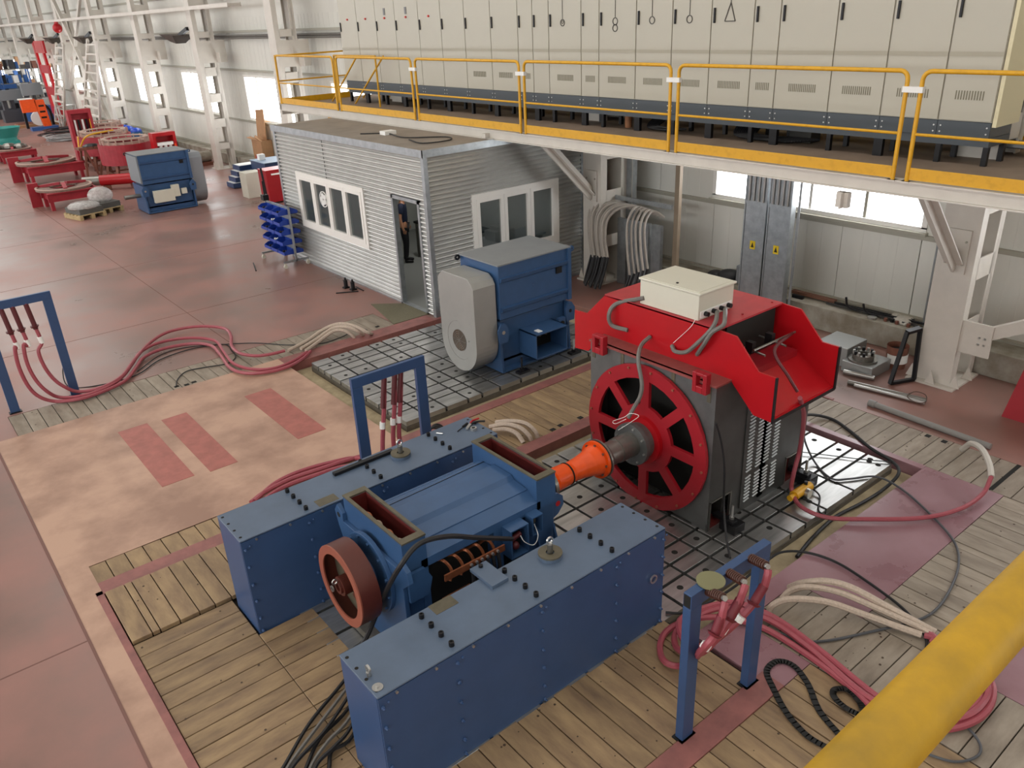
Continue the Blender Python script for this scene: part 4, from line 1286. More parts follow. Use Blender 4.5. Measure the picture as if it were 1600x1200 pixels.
def plain_motor(label, loc, rz, L, D, cowl_mat, fan):
    """axis along x; origin at the front-left foot; far side +y"""
    t = thing('induction_motor', label, 'motor', loc, None, rz)
    zt = 1.68
    for q in (0.0, D-0.14):
        obj('foot_rail', MB().box(0.05, L-0.05, q, q+0.14, 0.02, 0.06).box(0.05, L-0.05, q+(0.1 if q == 0 else 0), q+(0.13 if q == 0 else 0.03), 0.06, 0.2), BLUE_D, t)
    obj('stator_frame', MB().box(0.06, L-0.06, 0.10, D-0.1, 0.15, 0.82), BLUE_D, t, bevel=0.01)
    for x in (0.0, L-0.04):
        obj('end_plate', MB().prism([(0.0, 0.02), (D, 0.02), (D-0.04, 0.55), (D, 0.82), (0, 0.82), (0.04, 0.55)], 'x', x, x+0.04), BLUE_D, t)
    for x in (0.03, L-0.03):
        s1 = 1 if x > 1 else -1
        lg = MB().prism([(x-0.08, 0.52), (x+0.08, 0.52), (x+0.1, 0.72), (x+0.03, 0.82), (x-0.03, 0.82), (x-0.1, 0.72)], 'y', -0.03, 0.0)
        obj('lifting_lug', lg, BLUE_D, t)
        obj('lug_hole', MB().ring((x, -0.03, 0.68), 'y', 0, 0.03, -0.002, 0, 14), DARK if x > 1 else SILVER, t)
    # cooler box on top
    obj('cooler_box', MB().box(0.02, L, 0.02, D-0.0, 0.86, zt), BLUE_D, t, bevel=0.008)
    obj('cooler_lid', MB().box(0.0, L+0.02, 0.0, D+0.02, zt, zt+0.02), mat('motor_top', '84888A', 0.45, var=0.05, scale=3), t)
    for z in (1.05, 1.5):
        obj('rib_groove', MB().prism([(-0.012, z-0.06), (0.02, z-0.08), (0.02, z+0.0), (-0.025, z-0.01)], 'x', 0.04, L-0.06), BLUE_D, t)
    obj('corner_post', MB().box(L-0.05, L+0.02, -0.012, 0.04, 0.86, zt), BLUE_D, t)
    obj('name_plate', MB().box(L-0.28, L-0.17, -0.004, 0.02, 1.33, 1.43), BLACK, t)
    obj('screw_group', MB().cyl((L*0.47, 0.01, 1.28), (L*0.47, 0.02, 1.28), 0.006, n=6).cyl((L*0.5, 0.01, 1.28), (L*0.5, 0.02, 1.28), 0.006, n=6).cyl((L*0.47, 0.01, 1.24), (L*0.47, 0.02, 1.24), 0.006, n=6), BLUE_D, t, kind='stuff')
    for x, y in ((-0.03, D), (L+0.06, 0.03)):
        obj('lifting_eye', MB().ring((x, y, zt-0.03), 'y', 0.018, 0.045, -0.012, 0.012, 16), BLACK if y > 0.5 else BLUE_D, t)
    # fan cowl: racetrack slab at one end
    fx = -0.42 if fan < 0 else L+0.02
    yc, r = D*0.5+0.02, 0.44
    w_ = 0.40
    pts = [(yc+r*math.cos(a), 0.50+r*math.sin(a)) for a in [pi+pi*k/20 for k in range(21)]]
    pts += [(yc+r, 1.42), (yc+r-0.05, 1.50), (yc+r-0.14, 1.56), (yc-r+0.14, 1.56), (yc-r+0.05, 1.50), (yc-r, 1.42)]
    cw = obj('fan_cowl', MB().prism(pts, 'x', fx, fx+w_), cowl_mat, t, bevel=0.004)
    fxx = fx if fan < 0 else fx+w_
    s1 = -1 if fan < 0 else 1
    obj('intake_disc', MB().cyl((fxx, yc-0.02, 0.55), (fxx+s1*0.004, yc-0.02, 0.55), 0.17, n=32), mat('intake_dark', '5E4A3A', 0.5, 0.4, var=0.3, scale=20), cw)
    gr = MB()
    for q in range(6):
        gr.ring((fxx+s1*0.006, yc-0.02, 0.55), 'x', 0.022+q*0.028, 0.030+q*0.028, -0.002, 0.002, 28)
    for q in range(4):
        a = pi/4*q
        gr.bar((fxx+s1*0.006, yc-0.02-0.17*math.cos(a), 0.55-0.17*math.sin(a)), (fxx+s1*0.006, yc-0.02+0.17*math.cos(a), 0.55+0.17*math.sin(a)), 0.006, 0.006)
    obj('grille', gr, STEEL, cw, kind='stuff')
    obj('seam_ring', MB().ring((fxx+s1*0.001, yc-0.02, 0.55), 'x', 0.30, 0.304, -0.001, 0.002, 36, -2.2, 1.5), STEEL, cw)
    obj('cowl_bolt', MB().cyl((fxx, yc-0.26, 0.6), (fxx+s1*0.02, yc-0.26, 0.6), 0.012, n=6), SILVER, cw)
    return t


mt = plain_motor('blue motor with tall silver fan cowl on the rear bed plate', (6.73, 8.80, 0.02), 0, 1.40, 0.95, ALU, -1)
tb = MB().box(0.38, 1.05, -0.28, -0.27, 0.2, 0.56) if False else MB()
tb.box(0.42, 1.06, -0.30, 0.1, 0.58, 0.60).box(0.42, 1.06, -0.30, 0.1, 0.20, 0.22).box(0.42, 0.44, -0.30, 0.1, 0.2, 0.6).box(1.04, 1.06, -0.30, 0.1, 0.2, 0.6)
g = obj('terminal_box', tb, BLUE_D, mt, bevel=0.003, seg=1)
obj('terminal_studs', MB().cyl((0.6, -0.05, 0.45), (0.6, 0.08, 0.45), 0.02, n=8).cyl((0.72, -0.05, 0.45), (0.72, 0.08, 0.45), 0.02, n=8).cyl((0.84, -0.05, 0.45), (0.84, 0.08, 0.45), 0.02, n=8), RIM, g)
obj('terminal_dark', MB().box(0.44, 1.04, 0.08, 0.1, 0.22, 0.58), DARK, g)
s2 = obj('sensor_box', MB().box(1.1, 1.24, -0.06, 0.0, 0.45, 0.62).box(1.1, 1.24, -0.062, -0.06, 0.45, 0.62), BLUE_D, mt)
obj('socket', MB().cyl((1.17, -0.075, 0.54), (1.17, -0.06, 0.54), 0.035, n=12), DARK, s2)
obj('gusset', MB().prism([(1.08, 0.06), (1.12, 0.06), (1.3, 0.42), (1.22, 0.42)], 'y', -0.03, 0.0), BLUE_D, mt)
tag(obj('phone', MB().box(6.73+0.52, 6.73+0.60, 8.55, 8.66, 0.622, 0.634), PAPER, bevel=0.004), 'white handheld meter lying on the terminal box of the cowled blue motor', 'meter')
for i, (x, lb) in enumerate(((6.98, 'black hold-down stud in front of the cowled blue motor, left'), (8.05, 'black hold-down stud in front of the cowled blue motor, right'))):
    t = thing('hold_down_clamp', lb, 'clamp', (x, 8.65, 0.02))
    obj('clamp_block', MB().box(-0.08, 0.12, -0.05, 0.06, 0.0, 0.035), BLACK, t)
    obj('stud', MB().cyl((0, 0, 0.02), (0, 0, 0.25), 0.015, n=8), BLACK if i == 0 else SILVER, t)
    obj('nut', MB().cyl((0, 0, 0.035), (0, 0, 0.075), 0.035, n=6), BLACK, t)
# ================================================================== PORTAL FRAMES WITH RED CABLES


def portal(label, x0, x1, y, h, cw=0.12, cd_=0.05, open_top=False):
    t = thing('cable_portal', label, 'cable frame', (x0, y, 0), 'blue portal frames for the power cables')
    W = x1-x0
    obj('leg', MB().box(0, cw, -cd_/2, cd_/2, 0.012, h-0.12), BLUE_S, t, bevel=0.004)
    obj('leg', MB().box(W-cw, W, -cd_/2, cd_/2, 0.012, h-0.12), BLUE_S, t, bevel=0.004)
    obj('crossbar', MB().box(0, W, -cd_/2, cd_/2, h-0.12, h), BLUE_S, t, bevel=0.004)
    obj('foot_plate', MB().box(-0.02, cw+0.02, -0.05, 0.05, 0, 0.012), BLACK, t)
    obj('foot_plate', MB().box(W-cw-0.02, W+0.02, -0.05, 0.05, 0, 0.012), BLACK, t)
    return t


pf = portal('near blue portal frame with three brown insulators, right of the front support box', 3.54, 4.45, 2.70, 1.37, 0.12, 0.07)
obj('bar_end', MB().box(-0.002, 0, -0.028, 0.028, 1.26, 1.36), DARK, pf)
obj('cover_disc', MB().cyl((0.22, -0.02, 1.375), (0.22, -0.02, 1.385), 0.10, n=26), OLIVE, pf)
heads = []
for k, (ra, ta) in enumerate((((1106, 923), (1130, 934)), ((1139, 895), (1161, 908)), ((1173, 872), (1197, 884)))):
    r0, t0 = wy(*ra, 2.665), wy(*ta, 2.50)
    o_ = Vector((3.54, 2.70, 0))
    r0, t0 = r0-o_, t0-o_
    g = obj('insulator', MB().cyl(r0, t0, 0.022, n=12), mat('insulator_brown', '4A2A20', 0.35), pf)
    for q in range(8):
        p = r0.lerp(t0, (q+0.5)/8)
        e = (t0-r0).normalized()*0.009
        obj('shed', MB().cyl(p, p+e, 0.036, 0.032, n=14), mat('insulator_brown', '', 0.3), g)
    obj('stud', MB().cyl(t0, t0+(t0-r0).normalized()*0.025, 0.02, n=8), SILVER, g)
    heads.append(t0+o_+Vector((0, -0.02, -0.02)))
rows = ['left', 'middle', 'right']
cable('red_cable', [heads[0], wy(1130, 955, 2.47), wy(1122, 985, 2.48), wy(1098, 1015, 2.55), fl(1070, 1040, 0.15), fl(1040, 1035, 0.05), fl(1031, 1010, 0.04), fl(1043, 985, 0.04), fl(1080, 968, 0.06), fl(1130, 965, 0.06), fl(1190, 980, 0.04), fl(1260, 1022, 0.03), fl(1330, 1075, 0.03), fl(1360, 1103, 0.03), fl(1400, 1127, 0.03), fl(1470, 1140, 0.04), fl(1525, 1125, 0.05), fl(1550, 1095, 0.05), fl(1545, 1060, 0.05), fl(1500, 1020, 0.05), fl(1460, 998, 0.05), fl(1445, 993, 0.04)], 0.028, REDCAB, 'red high-voltage cable from the left insulator of the near portal frame')
cable('red_cable', [heads[1], wy(1161, 925, 2.47), wy(1148, 955, 2.48), wy(1125, 991, 2.53), wy(1098, 1018, 2.65), fl(1075, 1022, 0.25), fl(1056, 1010, 0.08), fl(1058, 985, 0.05), fl(1090, 962, 0.08), fl(1135, 950, 0.09), fl(1200, 968, 0.06), fl(1262, 1010, 0.05), fl(1350, 1085, 0.05), fl(1420, 1118, 0.06), fl(1490, 1124, 0.07), fl(1530, 1105, 0.07), fl(1542, 1070, 0.07), fl(1500, 1030, 0.06), fl(1455, 1000, 0.05)], 0.028, REDCAB, 'red high-voltage cable from the middle insulator of the near portal frame')
cable('red_cable', [heads[2], wy(1199, 900, 2.47), wy(1190, 925, 2.48), wy(1162, 960, 2.53), wy(1130, 990, 2.65), fl(1100, 1010, 0.2), fl(1070, 1002, 0.12), fl(1062, 970, 0.1), fl(1100, 950, 0.1), fl(1150, 942, 0.1), fl(1210, 965, 0.07), fl(1280, 1015, 0.06), fl(1380, 1095, 0.06), fl(1450, 1122, 0.07), fl(1510, 1110, 0.07), fl(1530, 1075, 0.08), fl(1490, 1020, 0.06), fl(1450, 988, 0.05)], 0.028, REDCAB, 'red high-voltage cable from the right insulator of the near portal frame')
for k, (a, b_, y) in enumerate((((1128, 962), (1117, 990), 2.475), ((1157, 936), (1140, 966), 2.475), ((1194, 915), (1178, 942), 2.475))):
    t = tag(obj('cable_termination', MB().cyl(wy(*a, y), wy(*b_, y+0.01), 0.034, n=10).cyl(wy(*b_, y+0.01), wy(b_[0]-2, b_[1]+4, y+0.01), 0.055, 0.036, n=14), mat('termination_red', '742832', 0.45), smooth=True), 'dark red shrink termination on the %s cable of the near portal frame' % rows[k], 'termination')
    p, q = wy(*((1105, 1006), (1132, 979), (1158, 962))[k], 2.53), wy(*((1100, 1013), (1127, 987), (1152, 970))[k], 2.54)
    tag(obj('white_tape', MB().cyl(p, q, 0.036, n=10), PAPER), 'white tape collar on the %s cable of the near portal frame' % rows[k], 'tape')
# beige conduits beside the near frame
SX = mat('conduit_ribbed', 'B9A898', 0.6, var=0.12, scale=45)
for k, pp in enumerate(([(1201, 958, 0.0), (1208, 945, 0.08), (1235, 936, 0.16), (1290, 940, 0.16), (1350, 960, 0.09), (1400, 978, 0.06), (1440, 992, 0.05)],
                        [(1222, 935, 0.0), (1235, 923, 0.08), (1262, 917, 0.16), (1310, 925, 0.16), (1370, 950, 0.1), (1425, 975, 0.07), (1455, 990, 0.05)],
                        [(1233, 918, 0.0), (1252, 911, 0.12), (1290, 908, 0.22), (1330, 918, 0.2), (1385, 947, 0.12), (1432, 972, 0.07), (1462, 988, 0.05)])):
    cable('beige_conduit', floorpath(pp, 0), 0.03, SX, ['beige ribbed conduit arching by the near portal frame, lowest of three', 'beige ribbed conduit arching by the near portal frame, middle of three', 'beige ribbed conduit arching by the near portal frame, topmost of three'][k], 'conduit', 'beige conduits beside the near portal frame')
# black cables on the right floor
cable('black_cable', floorpath([(1240, 655, 0.3), (1265, 648, 0.1), (1300, 655), (1330, 675), (1360, 700), (1395, 722), (1404, 740), (1380, 765, -0.08), (1345, 787, -0.1), (1305, 808, -0.1), (1270, 840, -0.1), (1245, 870, -0.1)], 0.02), 0.02, RUBBER, 'black rubber cable curving from behind the generator round the pit corner')
cable('black_cable', floorpath([(1040, 957), (1070, 957), (1110, 940), (1150, 915), (1200, 875), (1225, 862), (1265, 864), (1310, 880), (1360, 912), (1410, 950), (1440, 985), (1448, 1010), (1430, 1040)], 0.02), 0.013, RUBBER, 'long black cable running across the pink slab past the near portal frame')
cable('black_cable', floorpath([(1255, 660, 0.3), (1258, 690, 0.2), (1275, 725), (1300, 748), (1330, 748), (1370, 745), (1410, 765), (1455, 805), (1490, 845), (1498, 880), (1485, 920), (1460, 955), (1425, 972), (1370, 985), (1300, 1000), (1255, 1002), (1220, 990)], 0.02), 0.012, mat('slate_cable', '4A4C50', 0.5), 'thin slate cable making a wide loop over the pink slab and planks')
cable('black_cable', floorpath([(1250, 706, 0.03), (1300, 712), (1350, 718), (1398, 722)], 0.02), 0.006, RUBBER, 'thin black wire lying straight over the shiny bed plate')
cable('black_cable', floorpath([(1440, 1175), (1490, 1190), (1525, 1183), (1532, 1165), (1515, 1140), (1485, 1120)], 0.02), 0.01, mat('slate_cable', '', 0.5), 'thin slate cable end curling below the red cable loop at the right')
# strap
sp = floorpath([(1300, 1172), (1262, 1150), (1230, 1115), (1208, 1075), (1198, 1048), (1215, 1033), (1240, 1040), (1262, 1068), (1280, 1110), (1312, 1148), (1330, 1165)], 0.014)
b = MB()
sp = smooth_path(sp, 5)
for p, q in zip(sp[:-1], sp[1:]):
    b.bar(p, q+(q-p).normalized()*0.008, 0.05, 0.006)
tag(obj('lifting_strap', b, STRAP), 'flat black lifting strap looped on the planks near the camera', 'strap')
sp = smooth_path(floorpath([(1345, 1118), (1320, 1105), (1303, 1088), (1305, 1077), (1325, 1078), (1342, 1095), (1350, 1112)], 0.03), 5)
b = MB()
for p, q in zip(sp[:-1], sp[1:]):
    b.bar(p, q+(q-p).normalized()*0.008, 0.05, 0.006)
tag(obj('lifting_strap', b, STRAP), 'short black strap loop beside the red cables near the yellow pipe', 'strap')

# middle portal frame
pm = portal('middle blue portal frame behind the far support box', 3.56, 4.52, 7.42, 1.42, 0.13, 0.05)
for k, (x, pp) in enumerate(((3.98, [(596, 655), (590, 700), (575, 713), (540, 720), (500, 733), (455, 748), (415, 768), (392, 785)]), (4.12, [(588, 660), (582, 700), (560, 716), (520, 722), (470, 736), (430, 755), (398, 783)]), (4.2, [(584, 668), (578, 706), (545, 728), (495, 742), (450, 758), (420, 775), (402, 792)]))):
    p0 = Vector((x, 7.42, 1.3))
    pts = [p0, Vector((x-0.05, 7.40, 1.0)), Vector((x-0.12, 7.4, 0.6)), Vector((x-0.2, 7.4, 0.15))]+floorpath(pp[2:], 0.04)
    cable('red_cable', pts, 0.027, REDCAB, 'red cable hanging from the middle portal frame, %s of three' % rows[k], 'cable', 'red cables of the middle portal frame')
    tag(obj('cable_termination', MB().cyl((x, 7.42, 1.3), (x-0.07, 7.4, 0.95), 0.032, n=10), MAROON, smooth=True), 'maroon termination on the %s cable of the middle portal frame' % rows[k], 'termination')
    tag(obj('white_tape', MB().cyl((x-0.10, 7.4, 0.78), (x-0.11, 7.4, 0.7), 0.033, n=10), PAPER), 'white tape collar on the %s cable of the middle portal frame' % rows[k], 'tape')
for k in range(3):
    cable('black_lead', [fl(664, 700, 0.02), fl(672, 672, 0.15+0.03*k), fl(682, 663+3*k, 0.2), fl(692, 668+2*k, 0.1), fl(694, 680, 0.0)], 0.014, RUBBER, '%s black lead arching between the middle portal frame and the far support box' % ['outer', 'middle', 'inner'][k], 'cable', 'black leads at the middle frame')
# left portal frame
pl_ = portal('left blue portal frame at the edge of the view with three red cables', 0.76, 1.70, 12.82, 1.65, 0.125, 0.05)
for k, (dx, hang, pp) in enumerate(((0.29, [(23, 543), (29, 572), (44, 603), (62, 620)], [(88, 627), (125, 623), (160, 612), (195, 595), (212, 575), (225, 558), (255, 545), (300, 537), (330, 540), (345, 555), (360, 575), (385, 583), (420, 581), (450, 573), (472, 561), (485, 549)]),
                                    (0.43, [(37, 539), (42, 566), (55, 592), (73, 611)], [(95, 621), (130, 618), (165, 606), (190, 590), (207, 568), (220, 550), (250, 535), (295, 528), (335, 532), (350, 550), (365, 568), (395, 577), (430, 575), (460, 563), (480, 550)]),
                                    (0.60, [(60, 548), (68, 570), (82, 590), (100, 604)], [(124, 612), (160, 605), (190, 588), (210, 562), (235, 535), (265, 518), (310, 510), (350, 513), (361, 525), (362, 540), (375, 552), (400, 556), (425, 553), (445, 548)]))):
    x = 0.76+dx
    pts = [Vector((x, 12.82, 1.54)), Vector((x+0.02, 12.80, 1.25)), Vector((x+0.045, 12.78, 0.95))]+[wy(a_, b_, 12.76-0.02*i) for i, (a_, b_) in enumerate(hang)]
    for p_ in pts:
        p_.z = max(p_.z, 0.05)
    pts += floorpath([(a_, b_, 0.05+0.015*k) for a_, b_ in pp], 0.05)
    cable('red_cable', pts, 0.027, REDCAB, 'red cable looping from the left portal frame across the floor, %s of three' % ['inner', 'middle', 'outer'][k], 'cable', 'red cables of the left portal frame')
    tag(obj('cable_termination', MB().cyl((x, 12.82, 1.53), (x+0.03, 12.80, 1.15), 0.034, n=10).cyl((x+0.022, 12.8, 1.2), (x+0.024, 12.8, 1.18), 0.06, 0.05, n=14), MAROON, smooth=True), 'maroon termination hanging in the left portal frame, %s cable' % rows[k], 'termination')
    tag(obj('white_tape', MB().cyl((x+0.04, 12.79, 1.03), (x+0.05, 12.78, 0.93), 0.034, n=10), PAPER), 'white tape collar in the left portal frame, %s cable' % rows[k], 'tape')
# beige conduits rising from plank strip A
for k, pp in enumerate(([(450, 548, 0.05), (480, 532, 0.07), (505, 515, 0.15), (530, 506, 0.22), (555, 510, 0.2), (575, 520, 0.1), (581, 522, 0)],
                        [(470, 545, 0.05), (495, 530, 0.07), (520, 513, 0.16), (542, 511, 0.2), (560, 518, 0.12), (568, 524, 0)],
                        [(478, 548, 0.05), (500, 532, 0.07), (520, 518, 0.14), (535, 516, 0.15), (548, 522, 0.08), (554, 528, 0)])):
    cable('beige_conduit', floorpath(pp, 0), 0.03, SX, 'beige conduit arching onto the plank strip by the cabin, %s of three' % ['outer', 'middle', 'inner'][k], 'conduit', 'beige conduits on the rear plank strip')
for k, pp in enumerate(([(775, 660), (800, 658, 0.15), (822, 662, 0.15), (836, 674, 0.08), (840, 684, 0)], [(765, 667), (790, 663, 0.14), (812, 668, 0.14), (826, 680, 0.07), (830, 688, 0)], [(770, 672), (792, 671, 0.1), (808, 678, 0.08), (818, 692, 0)])):
    cable('beige_conduit', floorpath(pp, 0.08), 0.03, SX, 'beige conduit curving into the planks behind the test motor, %s of three' % ['outer', 'middle', 'inner'][k], 'conduit', 'beige conduits behind the test motor')
cable('black_cable', floorpath([(105, 560, 0.3), (98, 580, 0.2), (110, 605), (165, 600), (215, 585), (250, 562), (300, 545), (350, 538), (362, 548), (368, 558), (355, 568), (320, 574), (292, 580), (278, 592), (275, 604)], 0.015), 0.009, RUBBER, 'thin black cable running from the left portal frame to a hole in the planks')
cable('black_cable', floorpath([(215, 580), (250, 555), (290, 543), (350, 538), (400, 536), (450, 539), (500, 537), (530, 528), (545, 521)], 0.015), 0.008, RUBBER, 'second thin black cable crossing under the red cables to the beige conduits')

# ================================================================== CORRUGATED CABIN
CX, CY0, CY1, CX1, CZ = 7.5, 11.7, 17.62, 11.15, 2.90


def corr(mb, fixed, axis, a0, a1, z0, z1, sgn):
    """horizontally ribbed sheet; fixed plane coordinate, spans a0..a1, z0..z1"""
    pitch, dep = 0.08, 0.032
    rows_ = []
    k = math.floor(z0/pitch)
    zz = []
    prof = ((0.0, 0), (0.2, 0.8), (0.4, 1), (0.6, 0.8), (0.78, 0), (0.9, -0.15))
    while k*pitch < z1:
        for f, h in prof:
            z = (k+f)*pitch
            if z0 < z < z1:
                zz.append((z, h))
        k += 1
    zz = [(z0, 0)]+zz+[(z1, 0)]
    vs, fs = [], []
    for z, h in zz:
        d = fixed+sgn*dep*h
        if axis == 'y':
            vs += [(d, a0, z), (d, a1, z)]
        else:
            vs += [(a0, d, z), (a1, d, z)]
    for i in range(len(zz)-1):
        fs.append((2*i, 2*i+1, 2*i+3, 2*i+2))
    mb.add(vs, fs)


t = cabin = thing('cabin', 'corrugated metal control cabin with white windows under the platform', 'cabin', (0, 0, 0))
WY0, WY1, WZa, WZb = 13.87, 16.80, 0.86, 2.06      # long window in the side wall
DY0, DY1, DZ = 11.92, 12.85, 2.08
side = ((CY0+0.05, DY0, 0, CZ), (DY0, DY1, DZ, CZ), (DY1, WY0, 0, CZ), (WY0, WY1, 0, WZa), (WY0, WY1, WZb, CZ), (WY1, CY1, 0, CZ))
for (a, b_, z0, z1) in side:
    m_ = MB()
    corr(m_, CX, 'y', a, b_, z0, z1, -1)
    obj('wall_sheet', m_, CORR, t)
front = ((CX+0.05, 8.42, 0, CZ), (8.42, 10.5, 0, 0.8), (8.42, 10.5, 2.06, CZ), (10.5, CX1, 0, CZ))
for (a, b_, z0, z1) in front:
    m_ = MB()
    corr(m_, CY0, 'x', a, b_, z0, z1, -1)
    obj('wall_sheet', m_, CORR, t)
m_ = MB()
corr(m_, CY1, 'x', CX, CX1, 0, CZ, 1)
obj('wall_sheet', m_, CORR, t)
m_ = MB()
corr(m_, CX1, 'y', CY0, CY1, 0, CZ, 1)
obj('wall_sheet', m_, CORR, t)
INW = mat('cabin_lining', 'B9BBB6', 0.6)
il = MB()
for (a, b_, z0, z1) in side:
    il.box(CX+0.03, CX+0.05, a, b_, z0, z1)
for (a, b_, z0, z1) in front:
    il.box(a, b_, CY0+0.03, CY0+0.05, z0, z1)
il.box(CX, CX1, CY1-0.05, CY1-0.03, 0, CZ).box(CX1-0.05, CX1-0.03, CY0, CY1, 0, CZ)
obj('lining', il, INW, t)
obj('cabin_floor', MB().box(CX+0.05, CX1-0.05, CY0+0.05, CY1-0.05, 0.0, 0.02), mat('grey_floor', '8A8D8A', 0.35), t)
for (x, y) in ((CX, CY0), (CX, CY1), (CX1, CY0), (CX1, CY1)):
    obj('corner_post', MB().box(x-0.035, x+0.05, y-0.035, y+0.05, 0, CZ+0.05), GALV, t)
obj('roof', MB().box(CX-0.06, CX1+0.04, CY0-0.06, CY1+0.06, CZ, CZ+0.05), mat('cabin_roof', '8E8478', 0.7, var=0.12, scale=2), t)
obj('roof_trim', MB().box(CX-0.07, CX-0.055, CY0-0.07, CY1+0.07, CZ-0.06, CZ+0.065).box(CX-0.07, CX1, CY0-0.07, CY0-0.055, CZ-0.06, CZ+0.065), GALV, t)
obj('base_trim', MB().box(CX-0.03, CX, DY1, CY1, 0, 0.05).box(CX, CX1, CY0-0.03, CY0, 0, 0.05), GALV, t)
obj('sheet_joint', MB().box(CX-0.026, CX-0.024, 15.35, 15.375, 2.06, CZ), DARK, t)


def win(parent, axis, fixed, a0, a1, z0, z1, n):
    def bx(mb, p, q, r, s_, d0, d1):
        if axis == 'y':
            mb.box(fixed-d1, fixed-d0, p, q, r, s_)
        else:
            mb.box(p, q, fixed-d1, fixed-d0, r, s_)
    f = MB()
    bx(f, a0, a1, z0, z0+0.09, -0.05, 0.045)
    bx(f, a0, a1, z1-0.09, z1, -0.05, 0.045)
    bx(f, a0, a0+0.09, z0+0.09, z1-0.09, -0.05, 0.045)
    bx(f, a1-0.09, a1, z0+0.09, z1-0.09, -0.05, 0.045)
    w_ = obj('window_unit', f, WHITE_W, parent)
    for k in range(n):
        p, q = a0+0.09+(a1-a0-0.18)*k/n, a0+0.09+(a1-a0-0.18)*(k+1)/n
        s_ = MB()
        bx(s_, p+0.004, p+0.075, z0+0.09, z1-0.09, -0.03, 0.055)
        bx(s_, q-0.075, q-0.004, z0+0.09, z1-0.09, -0.03, 0.055)
        bx(s_, p+0.075, q-0.075, z0+0.09, z0+0.16, -0.03, 0.055)
        bx(s_, p+0.075, q-0.075, z1-0.16, z1-0.09, -0.03, 0.055)
        obj('sash', s_, WHITE_W, w_)
        g = MB()
        bx(g, p+0.07, q-0.07, z0+0.15, z1-0.15, 0.0, 0.01)
        obj('pane', g, GLASS, w_)
    return w_


w1 = win(t, 'y', CX, WY0, WY1, WZa, WZb, 4)
w2 = win(t, 'x', CY0, 8.42, 10.5, 0.8, 2.06, 3)
fan = MB()
for k in range(5):
    a = 2*pi*k/5
    fan.ring((CX-0.065, 15.55+0.075*math.cos(a), 1.62+0.075*math.sin(a)), 'x', 0.0, 0.055, -0.008, 0.008, 14)
fan.ring((CX-0.06, 15.55, 1.62), 'x', 0.15, 0.165, -0.01, 0.01, 26)
obj('vent_fan', fan, PAPER, w1)
df = MB().box(CX-0.04, CX+0.06, DY0, DY0+0.06, 0, DZ).box(CX-0.04, CX+0.06, DY1-0.06, DY1, 0, DZ).box(CX-0.04, CX+0.06, DY0, DY1, DZ-0.06, DZ).box(CX-0.04, CX+0.06, DY0, DY1, 0, 0.03)
obj('door_frame', df, GALV, t)
obj('roof_conduit', MB().tube(smooth_path([(7.9, 14.5, 2.96), (8.2, 14.0, 2.97), (8.1, 13.2, 2.97), (8.6, 12.6, 2.97), (8.4, 12.2, 2.97), (7.9, 12.3, 2.97), (8.0, 12.9, 2.97)]), 0.012, 6), RUBBER, t, smooth=True)
obj('roof_socket', MB().box(8.1, 8.35, 13.9, 14.1, 2.95, 3.02), PAPER, t)
t = thing('ceiling_lamp', 'long white lamp under the cabin ceiling', 'lamp', (9.3, 14.4, 2.8))
obj('lamp_tube', MB().box(-0.08, 0.08, -0.6, 0.6, 0, 0.05), mat('lamp_tube', 'FFFFFF', 0.5, emit=('FFF8EE', 6.0)), t)
obj('housing', MB().box(-0.1, 0.1, -0.65, 0.65, 0.05, 0.1), PAPER, t)
area('ceiling_lamp_light', (9.3, 14.4, 2.78), 0.2, 1.2, 28, (1.0, 0.97, 0.92))
# inside: desk, dark machine, shelf
t = thing('desk', 'dark topped work table inside the cabin behind the open door', 'desk', (9.4, 13.4, 0.02))
obj('desk_top', MB().box(0, 0.75, 0, 1.9, 0.78, 0.82), BLACK, t)
for x, y in ((0.04, 0.04), (0.7, 0.04), (0.04, 1.85), (0.7, 1.85)):
    obj('leg', MB().box(x-0.02, x+0.02, y-0.02, y+0.02, 0, 0.78), STEEL, t)
obj('drawer_unit', MB().box(0.06, 0.7, 0.15, 0.8, 0.2, 0.76), BOXW, t)
t = thing('lab_bench', 'grey instrument bench behind the front cabin windows', 'bench', (8.5, 12.3, 0.02))
obj('bench_top', MB().box(0, 2.2, 0, 0.65, 0.8, 0.84), mat('bench_grey', '9DA3A5', 0.5), t)
for x in (0.05, 2.1):
    obj('leg', MB().box(x, x+0.05, 0.05, 0.6, 0, 0.8), STEEL, t)
obj('instrument', MB().box(0.2, 0.55, 0.15, 0.5, 0.84, 1.15), BLACK, t)
obj('instrument', MB().box(1.0, 1.5, 0.15, 0.5, 0.84, 1.02).box(1.1, 1.4, 0.2, 0.45, 1.02, 1.1), SILVER, t)

# person standing in the cabin doorway
t = thing('person', 'person in a navy T-shirt and dark trousers standing inside the cabin doorway', 'person', (9.05, 15.15, 0.02), None, -0.7)
t.scale = (0.9, 0.9, 0.88)


def skin_body(name, m, verts, edges, radii, parent, root=0, sub=2):
    me = bpy.data.meshes.new(name)
    me.from_pydata(verts, edges, [])
    o = bpy.data.objects.new(name, me)
    COL.objects.link(o)
    o.parent = parent
    me.materials.append(m)
    md = o.modifiers.new('skin', 'SKIN')
    for i, v in enumerate(me.skin_vertices[0].data):
        r = radii[i]
        v.radius = r if isinstance(r, tuple) else (r, r)
        v.use_root = (i == root)
    md.use_smooth_shade = True
    sb_ = o.modifiers.new('sub', 'SUBSURF')
    sb_.levels = sub
    sb_.render_levels = sub
    return o


